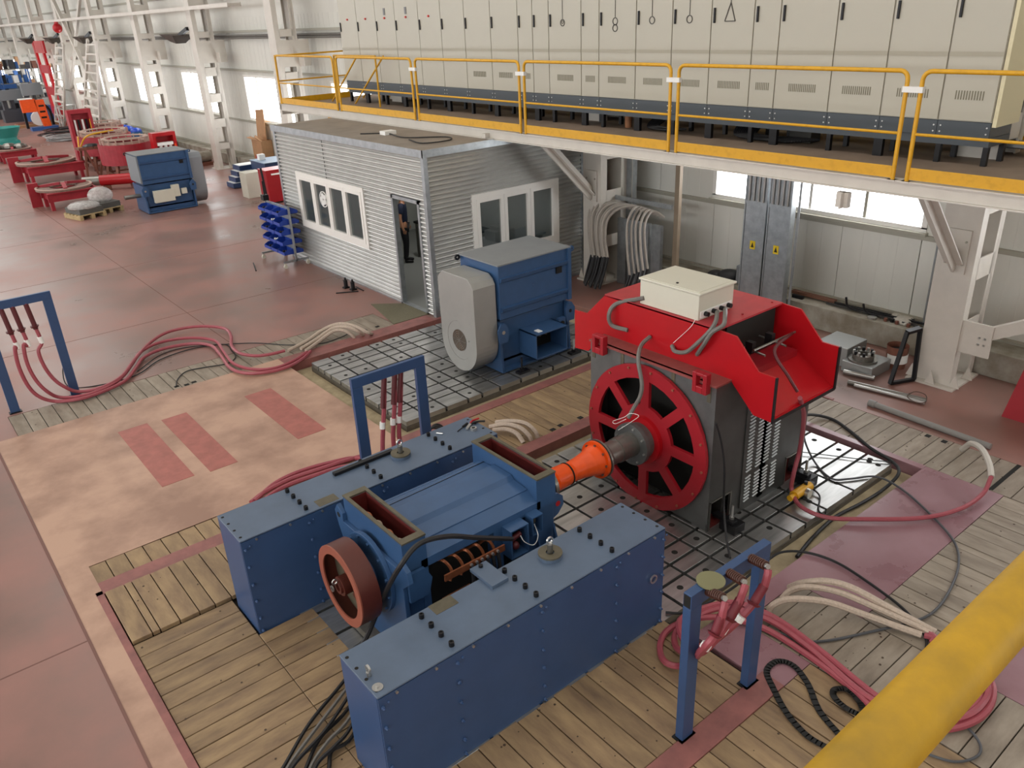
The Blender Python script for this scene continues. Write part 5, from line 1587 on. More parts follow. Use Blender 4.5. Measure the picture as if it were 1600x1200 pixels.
# body (skin) as one figure: legs, torso, neck, head, arms; facing +x
bv = [(0, 0, 0.95), (0, 0, 1.12), (0.0, 0, 1.32), (0.0, 0, 1.46), (0.01, 0, 1.54), (0.03, 0, 1.60), (0.04, 0, 1.70),
      (0, 0.19, 1.42), (-0.02, 0.24, 1.16), (0.06, 0.25, 0.93), (0.09, 0.25, 0.85),
      (0, -0.19, 1.42), (-0.03, -0.25, 1.16), (0.02, -0.27, 0.92), (0.05, -0.27, 0.84),
      (0, 0.10, 0.90), (0.02, 0.11, 0.50), (-0.02, 0.12, 0.09), (0.0, -0.10, 0.90), (0.04, -0.11, 0.50), (0.0, -0.12, 0.09)]
be = [(0, 1), (1, 2), (2, 3), (3, 4), (4, 5), (5, 6), (3, 7), (7, 8), (8, 9), (9, 10), (3, 11), (11, 12), (12, 13), (13, 14), (0, 15), (15, 16), (16, 17), (0, 18), (18, 19), (19, 20)]
br = [0.12, 0.11, 0.12, 0.08, 0.05, 0.075, 0.085, 0.055, 0.042, 0.03, 0.035, 0.055, 0.042, 0.03, 0.035, 0.08, 0.055, 0.04, 0.08, 0.055, 0.04]
body = skin_body('body', SKIN, bv, be, br, t)
for sy in (0.25, -0.27):
    hx_, hz_ = (0.09, 0.85) if sy > 0 else (0.05, 0.84)
    for q in range(4):
        yy = sy
        xx = hx_-0.03+0.02*q
        skin_body('finger', SKIN, [(xx, yy, hz_), (xx+0.008, yy, hz_-0.05), (xx+0.012, yy-0.01*(1 if sy > 0 else -1), hz_-0.082+0.005*abs(q-1.5))], [(0, 1), (1, 2)], [0.009, 0.009, 0.007], body, 0, 1)
    skin_body('thumb', SKIN, [(hx_+0.03, sy, hz_+0.02), (hx_+0.055, sy-0.02*(1 if sy > 0 else -1), hz_-0.03)], [(0, 1)], [0.011, 0.008], body, 0, 1)
sv = [(0, 0, 0.93), (0, 0, 1.14), (0, 0, 1.34), (0, 0, 1.45), (0, 0.18, 1.43), (-0.01, 0.225, 1.24), (0, -0.18, 1.43), (-0.01, -0.235, 1.24)]
skin_body('t_shirt', NAVY, sv, [(0, 1), (1, 2), (2, 3), (3, 4), (4, 5), (3, 6), (6, 7)], [(0.13, 0.165), (0.125, 0.155), (0.13, 0.17), 0.085, 0.068, 0.06, 0.068, 0.06], t)
tv = [(0, 0, 0.96), (0, 0.10, 0.85), (0.02, 0.11, 0.50), (-0.02, 0.12, 0.07), (0, -0.10, 0.85), (0.04, -0.11, 0.50), (0.0, -0.12, 0.07)]
skin_body('trousers', TROUS, tv, [(0, 1), (1, 2), (2, 3), (0, 4), (4, 5), (5, 6)], [(0.125, 0.15), 0.095, 0.075, 0.062, 0.095, 0.075, 0.062], t)
for sy, sx in ((0.12, -0.02), (-0.12, 0.0)):
    skin_body('shoe', BLACK, [(sx-0.04, sy, 0.045), (sx+0.08, sy, 0.04), (sx+0.19, sy, 0.03)], [(0, 1), (1, 2)], [0.05, 0.045, 0.032], t, 0, 1)
hd = MB().ball((0.025, 0, 1.715), 0.098, 16, 10, 1.12)
hr = obj('hair', hd, HAIR, t, smooth=True)
fc = obj('face', MB().ball((0.055, 0, 1.665), 0.082, 16, 10, 1.2), SKIN, t, smooth=True)
obj('nose', MB().cyl((0.13, 0, 1.69), (0.15, 0, 1.655), 0.008, 0.014, n=8), SKIN, fc)
for sy in (-0.03, 0.03):
    obj('eye', MB().ball((0.125, sy, 1.69), 0.011, 8, 5), BLACK, fc)
obj('mouth', MB().box(0.124, 0.134, -0.02, 0.02, 1.618, 1.624), RED_D, fc)
for sy in (-0.085, 0.085):
    obj('ear', MB().ball((0.03, sy, 1.67), 0.025, 8, 6), SKIN, fc)

# mat at the door, jacks on the floor
tag(obj('door_mat', MB().prism([(6.99, 13.2), (7.48, 12.75), (7.48, 11.92), (6.72, 11.93)], 'z', 0.0, 0.012), MAT_G), 'olive grey rubber mat in front of the cabin door', 'mat')
for i, (px, py, lb) in enumerate(((541, 449, 'black bottle jack standing on the red floor by the cabin, left'), (552, 452, 'black bottle jack standing on the red floor by the cabin, right'))):
    p = fl(px, py+1)
    t = thing('bottle_jack', lb, 'jack', p)
    obj('base', MB().box(-0.06, 0.06, -0.05, 0.05, 0, 0.03), BLACK, t)
    obj('cylinder', MB().cyl((0, 0, 0.03), (0, 0, 0.17), 0.042, n=14).cyl((0, 0, 0.17), (0, 0, 0.22), 0.02, n=10), BLACK, t)
tag(obj('jack_handle', MB().cyl(fl(525, 458, 0.012), fl(560, 455, 0.012), 0.012, n=7), BLACK), 'black rod lying in front of the bottle jacks', 'rod')
tag(obj('jack_handle', MB().cyl(fl(556, 448, 0.012), fl(568, 454, 0.012), 0.012, n=7), BLACK), 'short black rod lying right of the bottle jacks', 'rod')
tag(obj('pry_bar', MB().cyl(fl(396, 411, 0.012), fl(400, 423, 0.012), 0.014, n=7), BLACK), 'short dark bar on the floor left of the bin rack', 'bar')
# bin rack
t = thing('bin_rack', 'wheeled grey rack with five rows of blue storage bins beside the cabin', 'rack', (7.15, 16.75, 0))
for y in (0.0, 1.2):
    obj('foot_bar', MB().box(-0.3, 0.3, y-0.02, y+0.02, 0.12, 0.16), GALV, t)
    obj('upright', MB().box(-0.02, 0.02, y-0.02, y+0.02, 0.12, 1.35), GALV, t)
    for x in (-0.27, 0.27):
        obj('caster', MB().cyl((x, y-0.02, 0.045), (x, y+0.02, 0.045), 0.045, n=12).box(x-0.02, x+0.02, y-0.025, y+0.025, 0.08, 0.12), BOXW, t)
obj('louvred_panel', MB().box(-0.008, 0.008, 0.02, 1.18, 0.3, 1.33), GALV, t)
bins = None
for s_ in (-1, 1):
    for r in range(5):
        for c in range(3):
            z = 0.28+0.22*r
            y = 0.06+0.37*c
            m_ = MB()
            x0 = 0.01
            w_, d_, h_ = 0.34, 0.22, 0.12
            m_.box(x0, x0+d_, 0, w_, 0, 0.008).box(x0, x0+0.008, 0, w_, 0, h_).box(x0+d_-0.008, x0+d_, 0, w_, 0, h_*0.55)
            m_.prism([(x0, 0), (x0+d_, 0), (x0+d_, h_*0.55), (x0+d_*0.55, h_), (x0, h_)], 'y', 0, 0.008).prism([(x0, 0), (x0+d_, 0), (x0+d_, h_*0.55), (x0+d_*0.55, h_), (x0, h_)], 'y', w_-0.008, w_)
            if bins is None:
                o = bins = obj('bin', m_, BINB, t)
            else:
                o = bpy.data.objects.new('bin', bins.data)
                COL.objects.link(o)
                o.parent = t
            o.location = (0, y, z)
            if s_ < 0:
                o.rotation_euler = (0, 0, pi)
                o.location = (0, y+w_, z)
            if (r*3+c) % 2 == 0:
                obj('small_parts', MB().ball((s_*0.13, y+0.1, z+0.06), 0.035, 7, 5).ball((s_*0.15, y+0.2, z+0.05), 0.03, 7, 5), PAPER if c % 2 else BLACK, t, kind='stuff')
obj('black_tool', MB().cyl((0.0, 1.2, 1.35), (0.0, 1.2, 1.75), 0.02, n=8).box(-0.08, 0.05, 1.1, 1.25, 1.33, 1.45), BLACK, t)

# ================================================================== HANGING CONDUITS AND DUCTS
t = thing('conduit_stand', 'brown and galvanised stand carrying the arched grey conduits under the platform', 'stand', (0, 0, 0))
obj('post', MB().box(11.36, 11.44, 9.40, 9.50, 0.0, 2.88), mat('post_tan', '8E7E6A', 0.6), t)
obj('post', MB().box(11.36, 11.44, 11.28, 11.36, 0.0, 2.88), mat('post_tan', '', 0.6), t)
obj('rail', MB().box(11.28, 11.32, 9.50, 11.3, 1.62, 1.70), GALV, t)
ducts = None
for k, y in enumerate((9.66, 9.95, 10.24, 10.53)):
    d = MB().box(11.2, 11.28, y, y+0.22, 0.0, 1.3).box(11.19, 11.2, y-0.01, y+0.015, 0, 1.3)
    tag(obj('cable_duct', d, GALV), 'low galvanised cable duct under the grey conduits, %s from the right' % ['first', 'second', 'third', 'fourth'][k], 'duct', 'low galvanised cable ducts')
for k, (y, w_) in enumerate(((7.08, 0.42), (7.53, 0.42))):
    t = thing('cable_duct', 'tall galvanised cable duct with yellow warning sticker, %s of the pair' % ['right', 'left'][k], 'duct', (11.3, y, 0), 'tall galvanised cable ducts')
    obj('duct_cover', MB().box(0, 0.12, 0.0, w_, 0, 2.88), GALV, t)
    obj('duct_lip', MB().box(-0.012, 0, 0, 0.02, 0, 2.88).box(-0.012, 0, w_-0.02, w_, 0, 2.88).box(-0.01, 0, 0.02, w_-0.02, 1.96, 2.02), GALV, t)
    for q in range(4):
        obj('riser_cable', MB().cyl((-0.015, 0.07+0.09*q, 2.02), (-0.015, 0.07+0.09*q, 2.86), 0.018, n=8), SILVER, t)
    s_ = obj('warning_sticker', MB().box(-0.006, -0.001, w_/2-0.05, w_/2+0.05, 1.22, 1.36), YSTICK, t)
    obj('warning_symbol', MB().prism([(w_/2-0.03, 1.25), (w_/2+0.03, 1.25), (w_/2, 1.34)], 'x', -0.008, -0.006), mat('symbol_black', '2A2410', 0.6), s_)
t = thing('cable_duct', 'tall galvanised cable duct behind the grey conduits, far left', 'duct', (11.6, 10.75, 0.38), 'tall galvanised cable ducts')
obj('duct_cover', MB().box(0, 0.12, 0, 0.36, 0, 2.48), GALV, t)
obj('duct_lip', MB().box(-0.012, 0, 0, 0.02, 0, 2.48), SILVER, t)
tag(obj('down_pipe', MB().cyl((11.35, 6.98, 0.0), (11.35, 6.98, 2.88), 0.02, n=10), GALV, smooth=True), 'thin galvanised pipe right of the stickered ducts', 'pipe')
tag(obj('down_pipe', MB().cyl((11.95, 5.05, 0.38), (11.95, 5.05, 1.75), 0.015, n=8), GALV, smooth=True), 'thin conduit on the wall left of the right column', 'pipe')
NC = 16
ordw2 = ['first', 'second', 'third', 'fourth', 'fifth', 'sixth', 'seventh', 'eighth', 'ninth', 'tenth', 'eleventh', 'twelfth', 'thirteenth', 'fourteenth', 'fifteenth', 'sixteenth']
def lp(p, q, f):
    return (p[0]+(q[0]-p[0])*f, p[1]+(q[1]-p[1])*f)


for k in range(NC):
    g1 = k < 11
    f = k/10 if g1 else (k-11)/4
    if g1:
        S, E = lp((955, 322), (1014, 332), f), lp((924, 398+4*(k % 2)), (950, 402), f)
    else:
        S, E = lp((1016, 333), (1038, 340), f), lp((984, 430), (1012, 420), f)
    T = (S[0]-13, S[1]-9)
    dx, dy = T[0]-E[0], E[1]-T[1]
    M1 = (E[0]+dx*0.45-2, T[1]+dy*0.02)
    M2 = (E[0]+dx*0.12-6, T[1]+dy*0.24)
    M3 = (E[0]-4, T[1]+dy*0.62)
    dk = -0.05*(k % 3)
    pts = [wx(*S, 11.3), wx(*T, 11.22), wx(*M1, 11.05+dk), wx(*M2, 10.88+dk), wx(*M3, 10.84+dk), wx(*E, 10.82+dk)]
    cx_, ye, ze = pts[-1]
    lowz = 0.03
    t = thing('hanging_conduit', ('grey conduit arching down to a black cable end, %s from the cabin side' % ordw2[k]), 'conduit', (0, 0, 0), 'grey conduits on the stand')
    obj('conduit', MB().tube(smooth_path(pts, 5), 0.023, 7), mat('conduit_grey', 'B4ACA2', 0.55, var=0.05, scale=10), t, smooth=True)
    obj('black_end', MB().tube(smooth_path([pts[-1], Vector((cx_-0.1, ye+0.01, ze*0.5)), Vector((cx_-0.22, ye-0.02+0.03*(k % 3), lowz+0.02))], 4), 0.024, 7), RUBBER, t, smooth=True)
for k in range(6):
    cable('black_hose', [Vector((8.7+0.12*k, 8.75, 0.35)), Vector((8.62+0.1*k, 8.45, 0.45+0.03*k)), Vector((8.55+0.1*k, 8.3, 0.2)), Vector((8.62+0.1*k, 8.25, -0.08)), Vector((8.9+0.1*k, 8.3, -0.1))], 0.02, RUBBER, 'black hose end hooking over the bed plate, %s from the blue motor' % ordw2[k], 'cable', 'black hose ends behind the generator')

# ================================================================== RIGHT SIDE, LEDGE AND FLOOR ITEMS
LZ = 0.38
BOXG = mat('grey_box', '9A9C9A', 0.35, 0.4)
tag(obj('steel_case', MB().box(10.55, 11.1, 5.45, 5.95, 0, 0.30), BOXG, bevel=0.01), 'light grey steel case on the floor beside the kerb, left of two', 'case')
tag(obj('steel_case', MB().box(10.42, 10.95, 4.98, 5.45, 0, 0.17), BOXG, bevel=0.01), 'low grey steel case on the floor carrying the bolted ring', 'case')
t = thing('bolted_ring', 'bolted coupling ring with black caps lying on the low grey case', 'coupling', (10.62, 5.24, 0.17))
obj('base_ring', MB().cyl((0, 0, 0), (0, 0, 0.03), 0.2, n=30), STEEL, t)
obj('upper_ring', MB().ring((0, 0, 0), 'z', 0.09, 0.15, 0.03, 0.10, 30), STEEL, t)
for q in range(12):
    a = 2*pi*q/12
    obj('cap', MB().cyl((0.13*math.cos(a), 0.13*math.sin(a), 0.10), (0.13*math.cos(a), 0.13*math.sin(a), 0.15), 0.02, n=10), BLACK if q % 2 else SILVER, t)
tag(obj('polished_rod', MB().cyl((10.33, 5.35, 0.04), (10.42, 4.93, 0.04), 0.035, n=14), SILVER, smooth=True), 'short polished rod on the floor in front of the low grey case', 'rod')
t = thing('bucket', 'rusty brown bucket with torn white label beside the right column', 'bucket', (11.1, 4.98, 0))
obj('pail', MB().cyl((0, 0, 0), (0, 0, 0.34), 0.135, 0.15, n=26, caps=False).cyl((0, 0, 0), (0, 0, 0.01), 0.135, n=26), RUST, t, smooth=True)
obj('inside', MB().cyl((0, 0, 0.25), (0, 0, 0.26), 0.14, n=26), DARK, t)
obj('label_band', MB().ring((0, 0, 0), 'z', 0.145, 0.152, 0.09, 0.22, 26, 2.6, 5.2), PAPER, t)
t = thing('angle_stand', 'black angle frame leaning against the right column', 'frame', (0, 0, 0))
obj('side_bar', MB().bar((10.44, 4.71, 0.02), (10.72, 4.72, 0.72), 0.05, 0.05, up=(0, 1, 0)), BLACK, t)
obj('side_bar', MB().bar((10.80, 4.55, 0.02), (10.88, 4.62, 0.72), 0.05, 0.05, up=(0, 1, 0)), BLACK, t)
obj('top_bar', MB().bar((10.72, 4.72, 0.72), (10.88, 4.62, 0.76), 0.1, 0.04), BLACK, t)
obj('foot_bar', MB().bar((10.44, 4.71, 0.03), (10.80, 4.55, 0.03), 0.05, 0.04), BLACK, t)
for k, (a, b_, r, lb, m_) in enumerate((((1325, 597), (1447, 626), 0.035, 'grey steel pipe with wire coil on the pink floor, nearer the kerb', STEEL), ((1358, 629), (1548, 698), 0.038, 'long grey conduit pipe lying along the plank strip', mat('pvc_grey', '8C8A86', 0.45)))):
    t = thing('floor_pipe', lb, 'pipe', (0, 0, 0))
    obj('pipe', MB().cyl(fl(a[0], a[1], r), fl(b_[0], b_[1], r), r, n=16), m_, t, smooth=True)
    if k:
        p, q = fl(a[0], a[1], r), fl(b_[0], b_[1], r)
        obj('socket', MB().cyl(p, p+(q-p)*0.06, r*1.25, n=16), m_, t)
    else:
        obj('pipe', MB().cyl(fl(1335, 602, 0.03), fl(1445, 630, 0.03), 0.025, n=14), SILVER, t, smooth=True)
cable('wire_coil', floorpath([(1420, 615), (1432, 612), (1446, 617), (1447, 627), (1435, 630), (1422, 624), (1418, 618), (1428, 612)], 0.08), 0.006, mat('rust_wire', '5A463C', 0.7), 'rusty wire coil round the end of the steel pipe', 'wire')
tag(obj('steel_sheet', MB().hexa([(10.55, 3.28, 0), (10.6, 3.28, 0), (10.6, 1.6, 0), (10.55, 1.6, 0), (10.75, 3.16, 0.95), (10.8, 3.16, 0.95), (10.8, 1.6, 0.95), (10.75, 1.6, 0.95)]), RED_D), 'red painted steel panel at the right edge of the view', 'panel')
# ledge clutter
t = thing('jerry_can', 'grey plastic jerry can standing on the window ledge left of the ducts', 'canister', (11.85, 8.05, LZ))
obj('can_body', MB().box(-0.1, 0.1, 0, 0.3, 0, 0.34), mat('can_grey', '7A7E80', 0.5), t, bevel=0.02)
obj('cap', MB().cyl((0, 0.22, 0.34), (0, 0.22, 0.38), 0.03, n=12), BLACK, t)
obj('label_sheet', MB().box(-0.104, -0.1, 0.04, 0.14, 0.08, 0.24), PAPER, t)
bag = MB().ball((11.9, 8.6, LZ+0.06), 0.22, 12, 8, 0.5).ball((11.85, 8.85, LZ+0.04), 0.16, 12, 8, 0.5)
tag(obj('black_bag', bag, RUBBER, smooth=True), 'crumpled black plastic bag on the window ledge', 'bag')
tag(obj('wooden_plank', MB().bar((11.95, 7.3, LZ+0.05), (11.95, 6.5, LZ+0.05), 0.08, 0.05), mat('plank_red', '7E5644', 0.7)), 'reddish plank lying on the window ledge', 'plank')
tag(obj('black_tool', MB().bar((11.8, 7.2, LZ+0.03), (11.8, 7.0, LZ+0.03), 0.06, 0.05), BLACK), 'small black tool on the ledge in front of the reddish plank', 'tool')
for k in range(8):
    y0 = 6.6-0.12*k
    x0 = 11.85+0.04*(k % 3)
    tag(obj('steel_bar', MB().bar((x0, y0, LZ+0.03+0.02*(k % 2)), (x0+0.05*(k % 2), y0-0.8, LZ+0.03+0.02*(k % 2)), 0.03, 0.03), BLACK if k % 2 else mat('dark_iron', '3A3835', 0.6)), 'dark iron bar in the heap on the window ledge, %s from the ducts' % ordw2[k], 'bar', 'dark iron bars on the ledge')
for k, (y, z) in enumerate(((6.15, 0.22), (5.85, 0.18))):
    tag(obj('bent_bar', MB().tube(smooth_path([(11.8, y+0.1, LZ+z), (11.82, y+0.05, LZ+0.06), (11.85, y-0.15, LZ+0.03)]), 0.018, 7), BLACK, smooth=True), 'bent black bar sticking up from the ledge heap, %s one' % ['left', 'right'][k], 'bar')
tag(obj('paint_lid', MB().cyl((11.75, 5.75, LZ), (11.75, 5.75, LZ+0.03), 0.07, n=18), SILVER), 'round silver lid on the ledge edge', 'lid')
rag = MB().ball((11.95, 5.35, LZ+0.03), 0.16, 9, 6, 0.3).ball((12.0, 5.5, LZ+0.03), 0.11, 8, 5, 0.4).ball((11.85, 5.28, LZ+0.02), 0.09, 7, 5, 0.4)
tag(obj('white_rag', rag, mat('rag_cloth', 'C8C4BA', 0.9, bump=0.8, scale=25, var=0.1)), 'crumpled white cloth on the window ledge near the right column', 'cloth')
for k in range(5):
    tag(obj('fitting', MB().cyl((11.78+0.03*(k % 2), 5.55-0.09*k, LZ), (11.78+0.03*(k % 2), 5.55-0.09*k, LZ+0.05), 0.028, n=8), BLACK if k % 2 else RUST), 'small dark pipe fitting on the ledge, %s from the silver lid' % ordw2[k], 'fitting', 'pipe fittings on the ledge')

# ================================================================== NEAR YELLOW PIPE RAIL
pc = Vector((0, 0, CH))+ray(1480, 1057)*0.62
t = thing('walkway_rail', 'thick yellow pipe handrail crossing the lower right corner', 'railing', (0, 0, 0))
obj('handrail_pipe', MB().cyl((-0.9, pc.y, pc.z), (3.2, pc.y, pc.z), 0.024, n=40), YEL_N, t, smooth=True)
pc2 = Vector((0, 0, CH))+ray(1640, 1200)*0.80
obj('mid_rail', MB().cyl((-0.9, pc2.y-0.02, pc2.z), (3.2, pc2.y-0.02, pc2.z), 0.018, n=24), YEL_N, t, smooth=True)
# ================================================================== FAR END OF THE HALL
mt3 = plain_motor('blue motor with grey cowl and white terminal boxes far out on the red floor', (6.45, 25.2, 0.0), 0.0, 1.45, 1.05, mat('cowl_grey', '8B8F93', 0.45, 0.2), 1)
obj('terminal_box', MB().box(0.22, 0.80, -0.14, 0.0, 0.32, 0.66), BOXW, mt3, bevel=0.006)
obj('terminal_box', MB().box(0.76, 0.98, -0.12, 0.0, 0.42, 0.76), BOXW, mt3, bevel=0.006)
obj('terminal_box', MB().box(1.04, 1.2, -0.08, 0.0, 0.46, 0.62), BOXW, mt3, bevel=0.006)
obj('shaft', MB().cyl((-0.45, 0.5, 0.5), (0, 0.5, 0.5), 0.06, n=16), STEEL, mt3, smooth=True)
obj('side_cover', MB().box(-0.02, 0.02, 0.02, 1.04, 0.9, 1.66), mat('grey_cover', '7C8286', 0.5), mt3)

STATOR = mat('stator_winding', '7E6458', 0.6, var=0.25, scale=14)


def red_base(label, x, y, s=1.0):
    t = thing('red_machine', label, 'machine frame', (x, y, 0), 'red machine base frames')
    obj('end_plate', MB().box(0, 0.32*s, -0.06, 0.06, 0, 0.78*s), RED_BG, t)
    for yy in (-0.1, -1.2*s):
        obj('channel', MB().box(0.32*s, 1.95*s, yy-0.03, yy+0.03, 0.28*s, 0.55*s).box(0.32*s, 1.95*s, yy-0.1, yy+0.1, 0.53*s, 0.56*s), RED_BG, t)
    for xx in (0.4, 1.1, 1.85):
        obj('cross_member', MB().box(xx*s, xx*s+0.06, -1.2*s, -0.1, 0.28*s, 0.52*s), RED_BG, t)
    obj('ring', MB().ring((1.0*s, -0.45*s, 0.56*s), 'z', 0.42*s, 0.85*s, 0.0, 0.06*s, 36), STATOR, t)
    obj('ring_rim', MB().ring((1.0*s, -0.45*s, 0.62*s), 'z', 0.80*s, 0.86*s, 0.0, 0.03*s, 36), mat('beige_rim', 'B49A8C', 0.6), t)
    for q in range(3):
        a = 2*pi*q/3+0.4
        obj('arm', MB().bar((1.0*s+0.1*math.cos(a), -0.45*s+0.1*math.sin(a), 0.72*s), (1.0*s+0.8*s*math.cos(a), -0.45*s+0.8*s*math.sin(a), 0.64*s), 0.12*s, 0.08*s), RED_BG, t)
    for xx in (0.36, 1.8):
        obj('foot', MB().box(xx*s, xx*s+0.1, -1.2*s, -1.05*s, 0, 0.28*s).box(xx*s, xx*s+0.1, -0.25, -0.1, 0, 0.28*s), RED_BG, t)
    return t


red_base('red machine base frame with brown ring, nearest of three beyond the slab', 4.12, 29.4, 0.95)
red_base('red machine base frame with tilted arms on its ring, middle of three', 4.55, 35.2, 1.15)
red_base('low red machine frame piled with grey fittings, farthest of three', 4.85, 42.0, 0.85)
tag(obj('bolt_pile', MB().ball((5.6, 41.6, 0.62), 0.3, 8, 5, 0.5).ball((6.0, 41.4, 0.6), 0.28, 8, 5, 0.5).ball((5.2, 41.8, 0.6), 0.24, 8, 5, 0.6), STEEL), 'heap of grey fittings on the farthest red machine frame', 'fittings', kind='stuff')
# wrapped pallets
for i, (x, y, h, lb) in enumerate(((4.75, 26.0, 0.35, 'wooden pallet with film-wrapped grey parts, left of two in front of the nearest red frame'), (5.35, 26.4, 0.8, 'wooden pallet with tall film-wrapped bundle, right of two in front of the nearest red frame'))):
    t = thing('wrapped_pallet', lb, 'pallet', (x, y, 0), 'film-wrapped pallets', 0.25)
    for q in range(5):
        obj('deck_board', MB().box(0, 0.8, q*0.2, q*0.2+0.13, 0.12, 0.145), PALLET, t)
    for q in (0.0, 0.35, 0.7):
        obj('runner', MB().box(q, q+0.1, 0, 0.95, 0, 0.12), PALLET, t)
    obj('load', MB().box(0.05, 0.75, 0.05, 0.9, 0.145, 0.30), mat('load_grey', '5E5D58', 0.6), t)
    obj('film_wrap', MB().ball((0.4, 0.45, 0.2+h*0.35), 0.45 if i == 0 else 0.36, 14, 9, h*0.9), PLASTIC, t, smooth=True)
# stator stands
t = thing('stator_stand', 'tall red slotted stator frame standing behind the trestles, left of the two frames', 'stator frame', (7.5, 38.1, 0), 'red stator frames')
obj('frame', MB().box(0, 0.12, -0.05, 0.35, 0, 2.1).box(0.78, 0.9, -0.05, 0.35, 0, 2.1).box(0.12, 0.78, -0.05, 0.35, 1.95, 2.1).box(0.12, 0.78, 0.2, 0.35, 0, 1.95), RED_BG, t)
for q in range(4):
    obj('slot_bar', MB().box(0.2+0.15*q, 0.27+0.15*q, 0.1, 0.2, 0.1, 1.7), PAPER if q % 2 == 0 else BLACK, t)
obj('yellow_bar', MB().box(0.76, 0.79, -0.06, -0.04, 0.4, 1.7), YEL, t)
obj('cross_bar', MB().box(0.12, 0.78, -0.06, -0.02, 0.95, 1.05), RUST, t)
t = thing('stator_stand', 'small bright red stator frame with white bars just behind the far blue motor', 'stator frame', (8.6, 30.9, 0), 'red stator frames')
obj('frame', MB().box(0, 0.1, -0.02, 0.4, 0, 1.62).box(0.7, 0.8, -0.02, 0.4, 0, 1.62).box(0.1, 0.7, -0.02, 0.4, 1.5, 1.62).box(0.1, 0.7, 0.3, 0.4, 0, 1.5), RED, t)
for q in range(3):
    obj('slot_bar', MB().box(0.2+0.17*q, 0.29+0.17*q, 0.05, 0.12, 0.2, 1.2), PAPER, t)
obj('bar_holder', MB().box(0.12, 0.68, 0.0, 0.2, 1.18, 1.28), PAPER, t)
obj('orange_bar', MB().box(0.7, 0.74, -0.06, -0.02, 0.4, 1.2), ORANGE, t)
for i, (x, y, r, lb) in enumerate(((8.1, 32.6, 0.95, 'red ring-shaped stator core on a trestle behind the far blue motor'), (8.2, 36.0, 1.0, 'red ring-shaped stator core with yellow hoses, behind the nearer core'), (8.9, 39.2, 0.9, 'farthest red ring-shaped stator core near the blue domed lids'))):
    t = thing('stator_core', lb, 'stator', (x, y, 0), 'ring stators on trestles')
    obj('core', MB().ring((0, 0, 0), 'z', r*0.8, r, 0.55, 1.25, 40), RED_BG, t)
    obj('winding', MB().ring((0, 0, 0), 'z', r*0.7, r*0.84, 1.25, 1.33, 40).ring((0, 0, 0), 'z', r*0.7, r*0.84, 1.40, 1.44, 40), mat('beige_rim', '', 0.6), t)
    for q in range(20):
        a = 2*pi*q/20
        obj('slot_finger', MB().box(-0.02, 0.02, -0.02, 0.02, 1.25, 1.45), mat('beige_rim', '', 0.6), t, loc=(0.9*r*math.cos(a), 0.9*r*math.sin(a), 0))
    for q in range(4):
        a = pi/4+pi/2*q
        obj('leg', MB().bar((r*1.05*math.cos(a), r*1.05*math.sin(a), 0), (r*0.9*math.cos(a), r*0.9*math.sin(a), 0.58), 0.1, 0.1), RUST, t)
        b_ = pi/4+pi/2*(q+1)
        obj('brace', MB().bar((r*1.0*math.cos(a), r*1.0*math.sin(a), 0.2), (r*1.0*math.cos(b_), r*1.0*math.sin(b_), 0.2), 0.06, 0.06), RUST, t)
    if i == 1:
        obj('yellow_hose', MB().tube(smooth_path([(-1.0, -0.3, 1.3), (-1.1, -0.6, 0.9), (-0.8, -0.9, 1.35), (0.2, -0.8, 1.45)]), 0.03, 6), YEL, t, smooth=True)
t = thing('trestle', 'brown steel trestle carrying dark tools in front of the stator cores', 'trestle', (6.7, 33.9, 0))
obj('tray_top', MB().box(0, 1.0, -0.3, 0.4, 1.02, 1.08).box(0, 1.0, -0.3, -0.26, 1.08, 1.12), RUST, t)
for a, b_ in (((0.05, -0.35, 0), (0.2, -0.25, 1.02)), ((0.95, -0.35, 0), (0.8, -0.25, 1.02)), ((0.05, 0.45, 0), (0.2, 0.35, 1.02)), ((0.95, 0.45, 0), (0.8, 0.35, 1.02)), ((0.5, -0.3, 0), (0.2, -0.28, 1.02)), ((0.5, -0.3, 0), (0.8, -0.28, 1.02))):
    obj('leg', MB().bar(a, b_, 0.07, 0.07), RUST, t)
obj('tool_heap', MB().ball((0.5, 0.0, 1.1), 0.32, 8, 5, 0.35), BLACK, t)
tag(obj('shaft_journal', MB().cyl((6.05, 31.0, 0.32), (6.55, 30.75, 0.32), 0.16, n=20), STEEL, smooth=True), 'bare steel journal end of the red roller left of the far blue motor', 'journal')
t = thing('roller', 'bright red roller lying on blocks left of the far blue motor', 'roller', (0, 0, 0))
obj('roller_body', MB().cyl((6.55, 30.75, 0.32), (7.8, 30.1, 0.32), 0.18, n=24), RED, t, smooth=True)
obj('block', MB().box(6.6, 6.8, 30.5, 30.8, 0, 0.16).box(7.4, 7.6, 30.1, 30.4, 0, 0.16), RUST, t)
# blue domed lids by the wall
for k in range(9):
    x, y = 10.0+0.55*(k % 3), 42.3+0.95*(k//3)+0.25*(k % 2)
    t = thing('domed_lid', 'blue domed motor lid by the window wall, %s row, %s one' % (['nearest', 'middle', 'farthest'][k//3], ['left', 'middle', 'right'][k % 3]), 'lid', (x, y, 0), 'blue domed lids')
    obj('dome', MB().ball((0, 0, 0.55), 0.27, 12, 7, 0.7), mat('dome_blue', '1F46B0', 0.3), t, smooth=True)
    obj('skirt', MB().cyl((0, 0, 0), (0, 0, 0.55), 0.27, n=18), mat('skirt_blue', '2C5C86', 0.45), t, smooth=True)
tag(obj('black_bag', MB().ball((10.6, 37.6, 0.3), 0.5, 12, 8, 0.6).ball((10.9, 36.9, 0.22), 0.4, 12, 8, 0.55), RUBBER, smooth=True), 'heap of black sheeting on the floor behind the red stator cores', 'sheeting')
tag(obj('red_beam', MB().box(9.6, 10.7, 34.2, 34.5, 0, 0.25), RED_BG), 'red steel beam lying by the kerb behind the far blue motor', 'beam')
